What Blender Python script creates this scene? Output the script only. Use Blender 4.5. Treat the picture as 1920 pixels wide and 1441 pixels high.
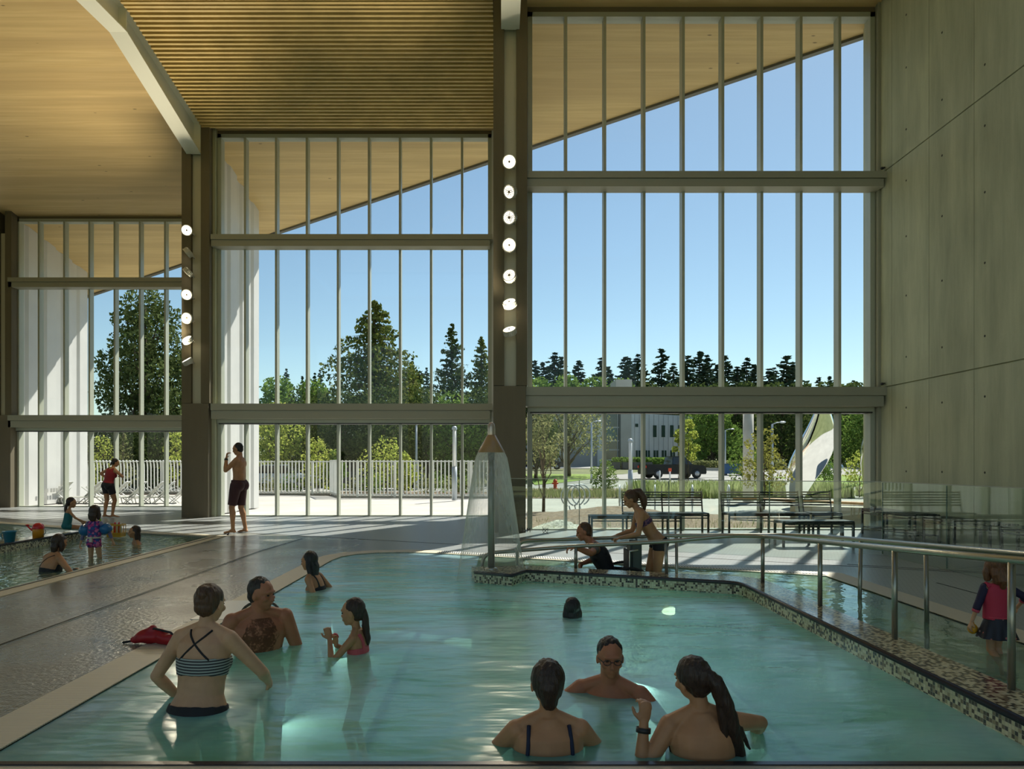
import bpy, bmesh, math, random
import numpy as np
from mathutils import Vector, Matrix, Quaternion, noise
from mathutils.bvhtree import BVHTree
from mathutils.geometry import tessellate_polygon

for o in list(bpy.data.objects): bpy.data.objects.remove(o)
SC = bpy.context.scene
COL = SC.collection
R = math.radians
random.seed(7)

# ------------------------------------------------------------------ camera, world, sun, exposure
CAM_Z = 1.40
cam_d = bpy.data.cameras.new('camera'); cam = bpy.data.objects.new('camera', cam_d); COL.objects.link(cam)
cam.location = (0, 0, CAM_Z); cam.rotation_euler = (R(90), 0, 0)
cam_d.sensor_width = 36; cam_d.sensor_fit = 'HORIZONTAL'; cam_d.lens = 24.0
cam_d.shift_x = 25/1920; cam_d.shift_y = 150.5/1920
cam_d.clip_end = 2000; cam_d.clip_start = 0.05
SC.camera = cam

SUN_DIR = Vector((-0.6, -1.0, -1.42)).normalized()      # the way the light travels
w = bpy.data.worlds.new('World'); SC.world = w; w.use_nodes = True
nt = w.node_tree; bg = nt.nodes['Background']
sky = nt.nodes.new('ShaderNodeTexSky'); sky.sky_type = 'NISHITA'; sky.sun_disc = False
sky.sun_elevation = math.asin(-SUN_DIR.z)
sky.sun_rotation = math.atan2(-SUN_DIR.x, -SUN_DIR.y)
sky.air_density = 1.0; sky.dust_density = 0.25; sky.ozone_density = 1.3; sky.altitude = 50
tintn = nt.nodes.new('ShaderNodeMix'); tintn.data_type = 'RGBA'; tintn.blend_type = 'MULTIPLY'; tintn.inputs[0].default_value = 1; tintn.inputs[7].default_value = (.92, .99, .92, 1)
nt.links.new(sky.outputs[0], tintn.inputs[6]); nt.links.new(tintn.outputs[2], bg.inputs[0]); bg.inputs[1].default_value = 0.092

sl = bpy.data.lights.new('sun', 'SUN'); sl.energy = 5.8; sl.angle = R(0.6); sl.color = (1.0, 0.95, 0.86)
so = bpy.data.objects.new('sun', sl); COL.objects.link(so)
so.rotation_euler = SUN_DIR.to_track_quat('-Z', 'Y').to_euler()

vs = SC.view_settings
SC.display_settings.display_device = 'sRGB'
vs.view_transform = 'Standard'; vs.look = 'None'; vs.gamma = 1; vs.use_curve_mapping = False
vs.exposure = 0.62
cy = SC.cycles
cy.use_denoising = True
try: cy.denoiser = 'OPENIMAGEDENOISE'
except Exception: pass
cy.max_bounces = 9; cy.diffuse_bounces = 5; cy.glossy_bounces = 3; cy.transmission_bounces = 4
cy.transparent_max_bounces = 14; cy.caustics_reflective = False; cy.caustics_refractive = False
cy.sample_clamp_indirect = 6
cy.use_adaptive_sampling = True; cy.adaptive_threshold = 0.03

# ------------------------------------------------------------------ measuring helpers
def at(px, py, Y):            # the point at depth Y seen at a pixel of the 1920x1441 photograph
    return Vector(((px-935)*Y/1280, Y, CAM_Z+(871-py)*Y/1280))
def gnd(px, py, z=0.0):       # the point at height z seen at that pixel
    Y = 1280*(CAM_Z-z)/(py-871)
    return Vector(((px-935)*Y/1280, Y, z))

# ------------------------------------------------------------------ materials
def lin(c):                   # sRGB 0-255 -> linear
    return tuple(((v/255)/12.92 if v/255 <= .04045 else ((v/255+.055)/1.055)**2.4) for v in c)
class N:
    """tiny node helper"""
    def __init__(s, name):
        s.m = bpy.data.materials.new(name); s.m.use_nodes = True
        s.t = s.m.node_tree; s.b = s.t.nodes['Principled BSDF']; s.out = s.t.nodes['Material Output']
    def n(s, typ, **kw):
        nd = s.t.nodes.new(typ)
        for k, v in kw.items():
            if k.startswith('i_'):
                key = k[2:]
                key = int(key) if key.isdigit() else key.replace('_', ' ')
                if isinstance(v, bpy.types.NodeSocket): s.t.links.new(v, nd.inputs[key])
                else: nd.inputs[key].default_value = v
            else: setattr(nd, k, v)
        return nd
    def l(s, a, b): s.t.links.new(a, b)
    def math(s, op, a, b=0.0, c=0.0):
        nd = s.t.nodes.new('ShaderNodeMath'); nd.operation = op
        for i, v in enumerate((a, b, c)):
            if isinstance(v, bpy.types.NodeSocket): s.l(v, nd.inputs[i])
            else: nd.inputs[i].default_value = v
        return nd.outputs[0]
    def ramp(s, fac, stops, interp='LINEAR'):
        nd = s.t.nodes.new('ShaderNodeValToRGB'); nd.color_ramp.interpolation = interp
        el = nd.color_ramp.elements
        while len(el) < len(stops): el.new(0.5)
        for e, (p, c) in zip(el, stops):
            e.position = p; e.color = (*c, 1) if len(c) == 3 else c
        s.l(fac, nd.inputs[0]); return nd.outputs[0]
    def coords(s, scale=(1,1,1), kind='Object', rot=(0,0,0)):
        tc = s.t.nodes.new('ShaderNodeTexCoord'); mp = s.t.nodes.new('ShaderNodeMapping')
        s.l(tc.outputs[kind], mp.inputs[0]); mp.inputs['Scale'].default_value = scale
        mp.inputs['Rotation'].default_value = rot
        return mp.outputs[0]
    def noise(s, vec, scale=5, detail=4, rough=.5):
        nd = s.t.nodes.new('ShaderNodeTexNoise'); s.l(vec, nd.inputs['Vector'])
        nd.inputs['Scale'].default_value = scale; nd.inputs['Detail'].default_value = detail
        nd.inputs['Roughness'].default_value = rough
        return nd.outputs[0]
    def bump(s, h, strength=.2, dist=.01):
        nd = s.t.nodes.new('ShaderNodeBump'); nd.inputs['Strength'].default_value = strength
        nd.inputs['Distance'].default_value = dist; s.l(h, nd.inputs['Height'])
        s.l(nd.outputs[0], s.b.inputs['Normal']); return nd.outputs[0]
    def mix(s, fac, a, b, blend='MIX'):
        nd = s.t.nodes.new('ShaderNodeMix'); nd.data_type = 'RGBA'; nd.blend_type = blend
        for i, v in ((0, fac), (6, a), (7, b)):
            if isinstance(v, bpy.types.NodeSocket): s.l(v, nd.inputs[i])
            else: nd.inputs[i].default_value = v if i == 0 else ((*v, 1) if len(v) == 3 else v)
        return nd.outputs[2]
def mat(name, col, rough=.6, metal=0, spec=.5, vary=0, vscale=3, coat=0, emit=None, es=1):
    k = N(name); b = k.b
    b.inputs['Roughness'].default_value = rough; b.inputs['Metallic'].default_value = metal
    b.inputs['Specular IOR Level'].default_value = spec
    if coat: b.inputs['Coat Weight'].default_value = coat
    if vary:
        n = k.noise(k.coords(), vscale, 5)
        k.l(k.ramp(n, [(.3, tuple(c*(1-vary) for c in col)), (.7, tuple(min(1, c*(1+vary)) for c in col))]), b.inputs['Base Color'])
    else: b.inputs['Base Color'].default_value = (*col, 1)
    if emit: b.inputs['Emission Color'].default_value = (*emit, 1); b.inputs['Emission Strength'].default_value = es
    return k.m

def m_wood(name, c1, c2, c3, plank=.9):
    k = N(name)
    n1 = k.noise(k.coords((.35, 9, 9)), 1.6, 6, .6)
    n2 = k.noise(k.coords((.12, 3.2, 3.2)), 1.0, 2)
    knots = k.n('ShaderNodeTexVoronoi', i_Vector=k.coords((.55, 1.7, 1.7)), i_Scale=1.6)
    kn = k.ramp(knots.outputs[0], [(0, (1,1,1)), (.03, (1,1,1)), (.055, (0,0,0))])
    base = k.ramp(n1, [(.25, c1), (.75, c2)])
    base = k.mix(k.math('MULTIPLY', k.ramp(n2, [(.4, (0,0,0)), (.62, (1,1,1))]), .75), base, tuple(v*.80 for v in c3))
    # board joints running along the boards
    sep = k.n('ShaderNodeSeparateXYZ', i_0=k.coords())
    fr = k.math('FRACT', k.math('MULTIPLY', sep.outputs[1], 1/.62))
    ln = k.math('LESS_THAN', fr, .012)
    base = k.mix(k.math('MULTIPLY', ln, .25), base, tuple(c*.5 for c in c1))
    base = k.mix(k.math('MULTIPLY', kn, .85), base, tuple(c*.25 for c in c1))
    k.l(base, k.b.inputs['Base Color']); k.b.inputs['Roughness'].default_value = .55
    return k.m
WOOD = m_wood('clt_wood', (.58, .41, .17), (.74, .56, .265), (.66, .47, .21))
SLATW = mat('slat_wood', (.66, .495, .20), .5, vary=.12, vscale=2)
SLATBACK = mat('slat_backing', (.05, .035, .015), .9)

def m_concrete(name, c, streak=.25, rough=.75):
    k = N(name)
    n1 = k.noise(k.coords((1, 1, .35)), 1.1, 6, .6)
    n2 = k.noise(k.coords((2.2, 2.2, .22)), 1.4, 5, .65)
    n3 = k.noise(k.coords((1, 1, 1)), 60, 2)
    dark = tuple(v*(1-streak) for v in c); lite = tuple(min(1, v*(1+streak)) for v in c)
    b = k.mix(.5, k.ramp(n1, [(.3, dark), (.7, lite)]), k.ramp(n2, [(.3, dark), (.7, lite)]))
    b = k.mix(k.math('MULTIPLY', k.ramp(n3, [(.62, (0,0,0)), (.7, (1,1,1))]), .25), b, dark)
    k.l(b, k.b.inputs['Base Color']); k.b.inputs['Roughness'].default_value = rough
    k.bump(n3, .12, .004)
    return k.m
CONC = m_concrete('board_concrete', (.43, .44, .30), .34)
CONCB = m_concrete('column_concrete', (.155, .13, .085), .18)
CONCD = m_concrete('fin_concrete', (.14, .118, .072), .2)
HOLE = mat('tie_hole', (.05, .05, .04), .9)
PAINT = mat('white_paint', (.80, .81, .70), .4)
PAINTD = mat('grey_beam_paint', (.33, .325, .25), .45)
STEELP = mat('white_steel', (.40, .42, .34), .4)
FENCEP = mat('white_fence_paint', (.72, .74, .72), .4)
WHITEW = mat('white_cladding', (.60, .60, .585), .5, vary=.04, vscale=1.5)
BLACKM = mat('black_metal', (.02, .02, .02), .45)
def m_rail():
    k = N('rail_paint'); k.b.inputs['Base Color'].default_value = (.34, .33, .27, 1)
    k.b.inputs['Roughness'].default_value = .28; k.b.inputs['Metallic'].default_value = .75
    return k.m
RAIL = m_rail()
STAIN = mat('stainless', (.42, .42, .38), .25, 1)
def m_glass(name, tint=(1,1,1), refl=1.0, ior=1.5, tm=.97):
    k = N(name); k.t.nodes.remove(k.b)
    tr = k.n('ShaderNodeBsdfTransparent', i_Color=(*(c*tm for c in tint), 1))
    gl = k.n('ShaderNodeBsdfGlossy', i_Color=(1,1,1,1), i_Roughness=0.0)
    lw = k.n('ShaderNodeLayerWeight', i_Blend=.5)
    f0 = ((ior-1)/(ior+1))**2
    f = k.math('MULTIPLY', k.math('MULTIPLY_ADD', k.math('POWER', lw.outputs[1], 5.0), 1-f0, f0), refl)
    mx = k.n('ShaderNodeMixShader', i_0=f, i_1=tr.outputs[0], i_2=gl.outputs[0])
    k.l(mx.outputs[0], k.out.inputs[0]); return k.m
GLASS = m_glass('window_glass', (.985, 1.0, .99), .45, 1.35)
GLASSB = m_glass('balustrade_glass', (.93, .98, .95), 1.3, 1.5)
GEDGE = mat('glass_edge', (.12, .2, .16), .2)

def m_mosaic(name, cells=44, dark=.42, gloss=.25):
    k = N(name)
    uv = k.n('ShaderNodeUVMap').outputs[0]
    sc = k.n('ShaderNodeVectorMath', operation='SCALE', i_0=uv); sc.inputs[3].default_value = cells
    fl = k.n('ShaderNodeVectorMath', operation='FLOOR', i_0=sc.outputs[0])
    wn = k.n('ShaderNodeTexWhiteNoise', noise_dimensions='2D', i_Vector=fl.outputs[0])
    col = k.ramp(wn.outputs[0], [(0, (.62,.57,.38)), (.25, (.52,.47,.30)), (.5, (.66,.62,.44)), (1-dark, (.05,.035,.022)),
                                 (1-dark*.72, (.16,.12,.07)), (1-dark*.45, (.03,.025,.02)), (1-dark*.2, (.30,.25,.15))], 'CONSTANT')
    fr = k.n('ShaderNodeVectorMath', operation='FRACTION', i_0=sc.outputs[0])
    sp = k.n('ShaderNodeSeparateXYZ', i_0=fr.outputs[0])
    g = k.math('MAXIMUM', k.math('LESS_THAN', sp.outputs[0], .09), k.math('LESS_THAN', sp.outputs[1], .09))
    col = k.mix(g, col, (.36,.34,.26))
    k.l(col, k.b.inputs['Base Color']); k.b.inputs['Roughness'].default_value = gloss
    return k.m
MOSAIC = m_mosaic('mosaic_tile')
MOSAICT = m_mosaic('mosaic_tile_wet', 44, .5, .12)
LIP = mat('dark_bullnose_tile', (.03, .026, .03), .25)

def m_wetdeck():      # small dark mosaic tiles, wet
    k = N('wet_mosaic_deck')
    v = k.coords()
    br = k.n('ShaderNodeTexBrick', i_Vector=v, i_Scale=1.0)
    br.inputs['Color1'].default_value = (.17,.16,.125,1); br.inputs['Color2'].default_value = (.105,.10,.08,1)
    br.inputs['Mortar'].default_value = (.24,.23,.19,1)
    br.inputs['Mortar Size'].default_value = .0035; br.inputs['Brick Width'].default_value = .026
    br.inputs['Row Height'].default_value = .026; br.offset = 0
    k.l(br.outputs[0], k.b.inputs['Base Color'])
    puddle = k.noise(k.coords((1,1,1)), 1.1, 4, .55)
    k.l(k.ramp(puddle, [(.38, (.22,.22,.22)), (.62, (.42,.42,.42))]), k.b.inputs['Roughness'])
    k.b.inputs['Specular IOR Level'].default_value = .9; k.b.inputs['Coat Weight'].default_value = .25; k.b.inputs['Coat Roughness'].default_value = .15
    hn = k.noise(k.coords((1.0, 1.0, 1)), 26, 3)
    h = k.math('ADD', k.math('MULTIPLY', br.outputs[1], -.6), hn)
    k.bump(h, .8, .012)
    return k.m
WETDECK = m_wetdeck()
def m_tiledeck():
    k = N('pale_deck_tile')
    br = k.n('ShaderNodeTexBrick', i_Vector=k.coords(rot=(0,0,R(24.5))), i_Scale=1.0)
    br.inputs['Color1'].default_value = (.30,.31,.30,1); br.inputs['Color2'].default_value = (.275,.285,.275,1)
    br.inputs['Mortar'].default_value = (.22,.225,.22,1)
    br.inputs['Mortar Size'].default_value = .004; br.inputs['Brick Width'].default_value = .05
    br.inputs['Row Height'].default_value = .05; br.offset = 0
    n = k.noise(k.coords(), .7, 3)
    c = k.mix(k.math('MULTIPLY', n, .35), br.outputs[0], (.22,.24,.25))
    k.l(c, k.b.inputs['Base Color']); k.b.inputs['Roughness'].default_value = .32
    k.bump(k.noise(k.coords(), 20, 2), .08, .004)
    return k.m
TILEDECK = m_tiledeck()
def m_coping():
    k = N('ribbed_coping')
    wv = k.n('ShaderNodeTexWave', i_Vector=k.coords(), i_Scale=16.0); wv.bands_direction = 'Y'
    k.l(k.ramp(wv.outputs[0], [(.2, (.52,.46,.33)), (.6, (.65,.59,.44))]), k.b.inputs['Base Color'])
    k.b.inputs['Roughness'].default_value = .5; k.bump(wv.outputs[0], .3, .004)
    return k.m
COPING = m_coping()
def m_grate():
    k = N('gutter_grate')
    wv = k.n('ShaderNodeTexWave', i_Vector=k.coords(), i_Scale=9.0); wv.bands_direction = 'X'
    k.l(k.ramp(wv.outputs[0], [(.35, (.10,.10,.09)), (.5, (.72,.72,.66))]), k.b.inputs['Base Color'])
    k.b.inputs['Roughness'].default_value = .45
    return k.m
GRATE = m_grate()
def m_poolfloor(name, c, lines=True):
    k = N(name)
    br = k.n('ShaderNodeTexBrick', i_Vector=k.coords(), i_Scale=1.0)
    br.inputs['Color1'].default_value = (*c, 1); br.inputs['Color2'].default_value = (*(v*.93 for v in c), 1)
    br.inputs['Mortar'].default_value = (*(v*.8 for v in c), 1)
    br.inputs['Mortar Size'].default_value = .006; br.inputs['Brick Width'].default_value = .15
    br.inputs['Row Height'].default_value = .15; br.offset = 0
    k.l(br.outputs[0], k.b.inputs['Base Color']); k.b.inputs['Roughness'].default_value = .5
    return k.m
POOLFLOOR = m_poolfloor('pool_floor_tile', (.55, .66, .58))

def m_water(name, tint, milk, milkcol, rough, bump, bscale=(1,1,1), dist=.05, nscale=3.0):
    k = N(name); k.t.nodes.remove(k.b)
    n1 = k.noise(k.coords(bscale), nscale, 3, .5)
    bp = k.n('ShaderNodeBump', i_Strength=bump, i_Distance=dist, i_Height=n1)
    tr = k.n('ShaderNodeBsdfTransparent', i_Color=(*tint, 1))
    patch = k.noise(k.coords((.5,.8,1)), .8, 3, .55)  # dark green reflections of trees painted as patches into the water colour
    mc = k.ramp(patch, [(.36, tuple(v*f for v, f in zip(milkcol, (.34,.68,.42)))), (.50, tuple(v*f for v, f in zip(milkcol, (.72,.95,.82)))), (.62, milkcol)])
    df = k.n('ShaderNodeBsdfDiffuse', i_Color=mc)
    tl = k.n('ShaderNodeBsdfTranslucent', i_Color=mc)
    dt = k.n('ShaderNodeMixShader', i_0=.38, i_1=df.outputs[0], i_2=tl.outputs[0])
    inner = k.n('ShaderNodeMixShader', i_0=milk, i_1=tr.outputs[0], i_2=dt.outputs[0])
    gl = k.n('ShaderNodeBsdfGlossy', i_Roughness=rough, i_Normal=bp.outputs[0])
    gl.inputs['Color'].default_value = (.92, .98, 1, 1)
    lw = k.n('ShaderNodeLayerWeight', i_Blend=.5, i_Normal=bp.outputs[0])
    fr = k.math('MULTIPLY_ADD', k.math('POWER', lw.outputs[1], 5.0), .98, .02)
    mx = k.n('ShaderNodeMixShader', i_0=fr, i_1=inner.outputs[0], i_2=gl.outputs[0])
    k.l(mx.outputs[0], k.out.inputs[0]); return k.m
WATER = m_water("pool_water", (.56, .86, .86), .68, (.48, .76, .82), .22, .28, (.6,1.6,1), .10, 2.2)
WATERR = m_water('ramp_water', (.66, .85, .74), .42, (.46, .58, .48), .04, .35, (1.1,1,1), .03, 3.0)
WATERK = m_water('wading_water', (.70, .86, .76), .42, (.46, .60, .52), .03, .8, (1.6,1,1), .05, 4.5)

def m_leaf(name, c1, c2, trans=.35):
    k = N(name); k.t.nodes.remove(k.b)
    gi = k.n('ShaderNodeNewGeometry')
    col = k.ramp(gi.outputs['Random Per Island'], [(0, c1), (1, c2)])
    d = k.n('ShaderNodeBsdfDiffuse', i_Color=col); t = k.n('ShaderNodeBsdfTranslucent', i_Color=col)
    mx = k.n('ShaderNodeMixShader', i_0=trans, i_1=d.outputs[0], i_2=t.outputs[0])
    k.l(mx.outputs[0], k.out.inputs[0]); return k.m
BARK = mat('bark', (.10, .075, .05), .9, vary=.3, vscale=8)
LF_CON = m_leaf('conifer_needles', (.07,.12,.035), (.25,.27,.07), .25)
LF_FAR = m_leaf('far_conifer', (.035,.065,.045), (.07,.11,.06), .1)
LF_DARK = m_leaf('dark_leaves', (.035,.06,.018), (.10,.13,.04))
LF_MID = m_leaf('mid_leaves', (.10,.18,.04), (.22,.32,.07))
LF_LITE = m_leaf('bright_leaves', (.26,.34,.06), (.48,.50,.12), .5)
LF_DUSTY = m_leaf('dusty_leaves', (.14,.17,.07), (.32,.32,.14), .4)
LF_GRASS = m_leaf('tall_grass', (.20,.27,.08), (.42,.45,.20), .4)

def m_ground(name, c1, c2, scale=2, rough=.9, detail=6, spec=.2):
    k = N(name); n = k.noise(k.coords(), scale, detail, .6)
    k.l(k.ramp(n, [(.35, c1), (.65, c2)]), k.b.inputs['Base Color'])
    k.b.inputs['Roughness'].default_value = rough; k.b.inputs['Specular IOR Level'].default_value = spec
    return k.m
PATIO = m_ground('pale_patio', (.43,.41,.375), (.51,.485,.445), .6)
WALK = m_ground('pale_sidewalk', (.37,.365,.33), (.44,.43,.39), .5)
ROAD = m_ground('pale_asphalt', (.26,.26,.24), (.33,.325,.30), .3)
MULCH = m_ground('bark_mulch', (.10,.07,.045), (.27,.21,.15), 14)
LAWN = m_ground('lawn', (.12,.20,.03), (.22,.30,.06), 5)
EARTH = m_ground('earth', (.10,.12,.05), (.16,.18,.08), .4)
GRAVELM = m_ground('white_gravel', (.16,.17,.14), (.52,.54,.48), 18)

# ------------------------------------------------------------------ object helpers
def link(o, parent=None):
    COL.objects.link(o)
    if parent is not None:
        o.parent = parent
    return o
def tag(o, label=None, cat=None, group=None, kind=None):
    if label: o['label'] = label
    if cat: o['category'] = cat
    if group: o['group'] = group
    if kind: o['kind'] = kind
    return o
def empty(name, loc=(0,0,0), label=None, cat=None, group=None, kind=None, rz=0):
    o = bpy.data.objects.new(name, None); COL.objects.link(o); o.location = loc; o.rotation_euler = (0,0,rz)
    o.empty_display_size = .1
    return tag(o, label, cat, group, kind)
def fin(name, bm, m, parent=None, smooth=False, local=False):
    """link a bmesh as ONE object. World-space geometry is moved into the parent's frame unless local."""
    me = bpy.data.meshes.new(name)
    bmesh.ops.recalc_face_normals(bm, faces=bm.faces[:])
    if parent is not None and not local:
        bm.transform(world_mat(parent).inverted())
    bm.to_mesh(me); bm.free()
    for mm in (m if isinstance(m, (list, tuple)) else [m]): me.materials.append(mm)
    if smooth:
        me.shade_smooth()
    o = bpy.data.objects.new(name, me)
    return link(o, parent)
def world_mat(o):
    mtx = o.matrix_basis.copy(); p = o.parent
    while p is not None:
        mtx = p.matrix_basis @ mtx; p = p.parent
    return mtx
def kids(o): return [c for c in bpy.data.objects if c.parent == o]
def copy_tree(root, loc=None, rz=None, scale=None, label=None, group=None, cmap=None):
    global _KIDS
    def rec(o, par):
        c = o.copy(); COL.objects.link(c); c.parent = par
        for ch in CH.get(o.name, ()): rec(ch, c)
        return c
    CH = {}
    for ob in bpy.data.objects:
        if ob.parent is not None: CH.setdefault(ob.parent.name, []).append(ob)
    c = rec(root, None)
    if loc is not None: c.location = loc
    if rz is not None: c.rotation_euler = (0, 0, rz)
    if scale is not None: c.scale = scale if hasattr(scale, '__len__') else (scale,)*3
    if label: c['label'] = label
    if group: c['group'] = group
    return c
def newbm(): return bmesh.new()
def box(bm, x0, x1, y0, y1, z0, z1, mi=0, M=None):
    v = [bm.verts.new(p) for p in ((x0,y0,z0),(x1,y0,z0),(x1,y1,z0),(x0,y1,z0),(x0,y0,z1),(x1,y0,z1),(x1,y1,z1),(x0,y1,z1))]
    fs = [bm.faces.new([v[i] for i in f]) for f in ((0,3,2,1),(4,5,6,7),(0,1,5,4),(1,2,6,5),(2,3,7,6),(3,0,4,7))]
    for f in fs: f.material_index = mi
    if M is not None: bmesh.ops.transform(bm, matrix=M, verts=v)
    return v
def obox(bm, a, b, wid, hgt, up=Vector((0,0,1)), mi=0):
    """a bar of rectangular section from a to b"""
    a, b = Vector(a), Vector(b); d = (b-a); L = d.length; d.normalize()
    s = d.cross(up)
    if s.length < 1e-5: s = d.cross(Vector((1,0,0)))
    s.normalize(); u = s.cross(d)
    vs_ = []
    for t in (a, b):
        for sx, sz in ((-1,-1),(1,-1),(1,1),(-1,1)):
            vs_.append(bm.verts.new(t + s*sx*wid/2 + u*sz*hgt/2))
    for f in ((0,1,2,3),(7,6,5,4),(0,4,5,1),(1,5,6,2),(2,6,7,3),(3,7,4,0)):
        bm.faces.new([vs_[i] for i in f]).material_index = mi
def ring_frame(d, hint=Vector((0,0,1))):
    d = d.normalized(); s = d.cross(hint)
    if s.length < 1e-4: s = d.cross(Vector((0,1,0)))
    s.normalize(); return s, s.cross(d)
def tube(bm, pts, r, n=10, cap=True, mi=0, closed=False):
    pts = [Vector(p) for p in pts]; K = len(pts)
    rr = r if hasattr(r, '__len__') else [r]*K
    rings = []; prev = None
    for i, p in enumerate(pts):
        if closed: d = pts[(i+1) % K]-pts[i-1]
        elif i == 0: d = pts[1]-pts[0]
        elif i == K-1: d = pts[-1]-pts[-2]
        else: d = (pts[i+1]-p).normalized()+(p-pts[i-1]).normalized()
        d.normalize()
        if prev is None: s, u = ring_frame(d)
        else:
            s = (prev-d*prev.dot(d))
            if s.length < 1e-5: s, _ = ring_frame(d)
            s.normalize(); u = s.cross(d)
        prev = s
        rings.append([bm.verts.new(p+(s*math.cos(2*math.pi*j/n)+u*math.sin(2*math.pi*j/n))*rr[i]) for j in range(n)])
    for i in range(K if closed else K-1):
        A, B = rings[i], rings[(i+1) % K]
        for j in range(n):
            f = bm.faces.new((A[j], A[(j+1) % n], B[(j+1) % n], B[j])); f.material_index = mi; f.smooth = True
    if cap and not closed:
        bm.faces.new(rings[0]).material_index = mi; bm.faces.new(rings[-1][::-1]).material_index = mi
def lathe(bm, prof, c=(0,0,0), n=20, M=None, mi=0):
    """prof: list of (radius, z)"""
    c = Vector(c); rings = []; allv = []
    for r, z in prof:
        if r < 1e-6: ring = [bm.verts.new(c+Vector((0,0,z)))]
        else: ring = [bm.verts.new(c+Vector((r*math.cos(2*math.pi*j/n), r*math.sin(2*math.pi*j/n), z))) for j in range(n)]
        rings.append(ring); allv += ring
    for A, B in zip(rings, rings[1:]):
        for j in range(n):
            k = (j+1) % n
            if len(A) == 1 and len(B) == 1: continue
            if len(A) == 1: f = bm.faces.new((A[0], B[k], B[j]))
            elif len(B) == 1: f = bm.faces.new((A[j], A[k], B[0]))
            else: f = bm.faces.new((A[j], A[k], B[k], B[j]))
            f.smooth = True; f.material_index = mi
    if M is not None: bmesh.ops.transform(bm, matrix=M, verts=allv)
    return allv
def ell(bm, c, r, axes=None, n=16, mi=0):
    """ellipsoid, axes = 3 unit vectors"""
    c = Vector(c); X, Y_, Z = axes if axes else (Vector((1,0,0)), Vector((0,1,0)), Vector((0,0,1)))
    M = Matrix.Translation(c) @ Matrix(((X.x*r[0], Y_.x*r[1], Z.x*r[2], 0), (X.y*r[0], Y_.y*r[1], Z.y*r[2], 0), (X.z*r[0], Y_.z*r[1], Z.z*r[2], 0), (0,0,0,1)))
    g = bmesh.ops.create_uvsphere(bm, u_segments=n, v_segments=max(6, n//2+2), radius=1, matrix=M)
    for f in {f for v in g['verts'] for f in v.link_faces}: f.smooth = True; f.material_index = mi
def poly(bm, loops, z=0.0, mi=0):
    """flat polygon with holes; loops of (x,y)"""
    L3 = [[Vector((p[0], p[1], z)) for p in lp] for lp in loops]
    flat = [v for lp in L3 for v in lp]
    bv = [bm.verts.new(v) for v in flat]
    for t in tessellate_polygon(L3):
        if len(set(t)) == 3:
            try: bm.faces.new([bv[i] for i in t]).material_index = mi
            except ValueError: pass
def prism(bm, pts, z0, z1, mi=0):
    b = [bm.verts.new((p[0], p[1], z0)) for p in pts]; t = [bm.verts.new((p[0], p[1], z1)) for p in pts]
    n = len(pts)
    for i in range(n): bm.faces.new((b[i], b[(i+1) % n], t[(i+1) % n], t[i])).material_index = mi
    for lp, rev in ((t, False), (b, True)):
        for tri in tessellate_polygon([[v.co for v in lp]]):
            try: bm.faces.new([lp[i] for i in (tri[::-1] if rev else tri)]).material_index = mi
            except ValueError: pass
def structure(name, bm, m, parent=None, **kw):
    o = fin(name, bm, m, parent, **kw)
    if parent is None: o['kind'] = 'structure'
    return o
# ================================================================== THE HALL
Y1, Y2, Y3 = 14.6, 18.5, 22.7           # window planes of the three stepped bays
ROOF_K = 0.19
def roof_z(Y): return 10.5 - ROOF_K*(Y-18.3) if Y > 14.5 else 10.5 - ROOF_K*(14.5-18.3)
def edge_y(X): return 19.69 - 0.525*X
def joint_y(X): return 11.67 - 0.46*X

# ---- pool outlines
P1 = [(-2.45,3.2), (-2.45,10.0), (-2.40,10.4), (-2.22,10.7), (-1.92,10.88), (-1.5,10.93), (-1.0,10.80), (4.12,8.60), (4.12,1.0), (2.63,1.0), (2.63,3.2)]
P2 = [(-5.5,0.5), (-5.62,13.3), (-8.1,14.3), (-12.5,16.6), (-15,16.9), (-15,0.5)]
def offset(pts, d):
    """outward offset of a closed polygon (clockwise or not)"""
    n = len(pts); area = sum(pts[i][0]*pts[(i+1)%n][1]-pts[(i+1)%n][0]*pts[i][1] for i in range(n))
    s = 1 if area > 0 else -1; out = []
    for i in range(n):
        p0, p1, p2 = Vector(pts[i-1]), Vector(pts[i]), Vector(pts[(i+1)%n])
        a = (p1-p0).normalized(); b = (p2-p1).normalized()
        na = Vector((a.y, -a.x))*s; nb = Vector((b.y, -b.x))*s
        m = (na+nb).normalized(); out.append(tuple(p1+m*(d/max(.4, m.dot(na)))))
    return out
C1 = offset(P1, .30); C2 = offset(P2, .28)
# deck between the pools (wet dark mosaic), pale tile elsewhere
bm = newbm()
poly(bm, [[(-2.6,-3), (-2.75,9.98), (-2.70,10.55), (-2.45,11.0), (-2.45, joint_y(-2.45)), (-5.62, joint_y(-5.62)), (-5.3,13.2), (-5.22,0.5), (-5.22,-3)]])
structure('floor_wet', bm, WETDECK)
bm = newbm()
far_in = [(8.3,joint_y(8.3)), (8.3,Y1+.2), (0.4,Y1+.2), (0.2,Y2+.2), (-8.0,Y2+.2), (-8.0,Y3+.2), (-16.1,Y3+.2), (-16.1,26), (-24,26), (-24,joint_y(-24))]
poly(bm, [far_in])
tc = C1
poly(bm, [[(-2.45,joint_y(-2.45)), (-2.45,11.0)] + [C1[3], C1[4], C1[5], C1[6], C1[7]] + [(4.42,-3), (8.3,-3), (8.3,joint_y(8.3))]])
poly(bm, [[(-2.6,-3), (-2.6,2.9), (2.3,2.9), (2.3,.7), (4.42,.7), (4.42,-3)]])
poly(bm, [[(-5.62,joint_y(-5.62)), (-24,joint_y(-24)), (-24,-3), (-15.3,-3), (-15.3,17.1), C2[3], C2[2], C2[1]]])
structure('floor', bm, TILEDECK)
bm = newbm()
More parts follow.
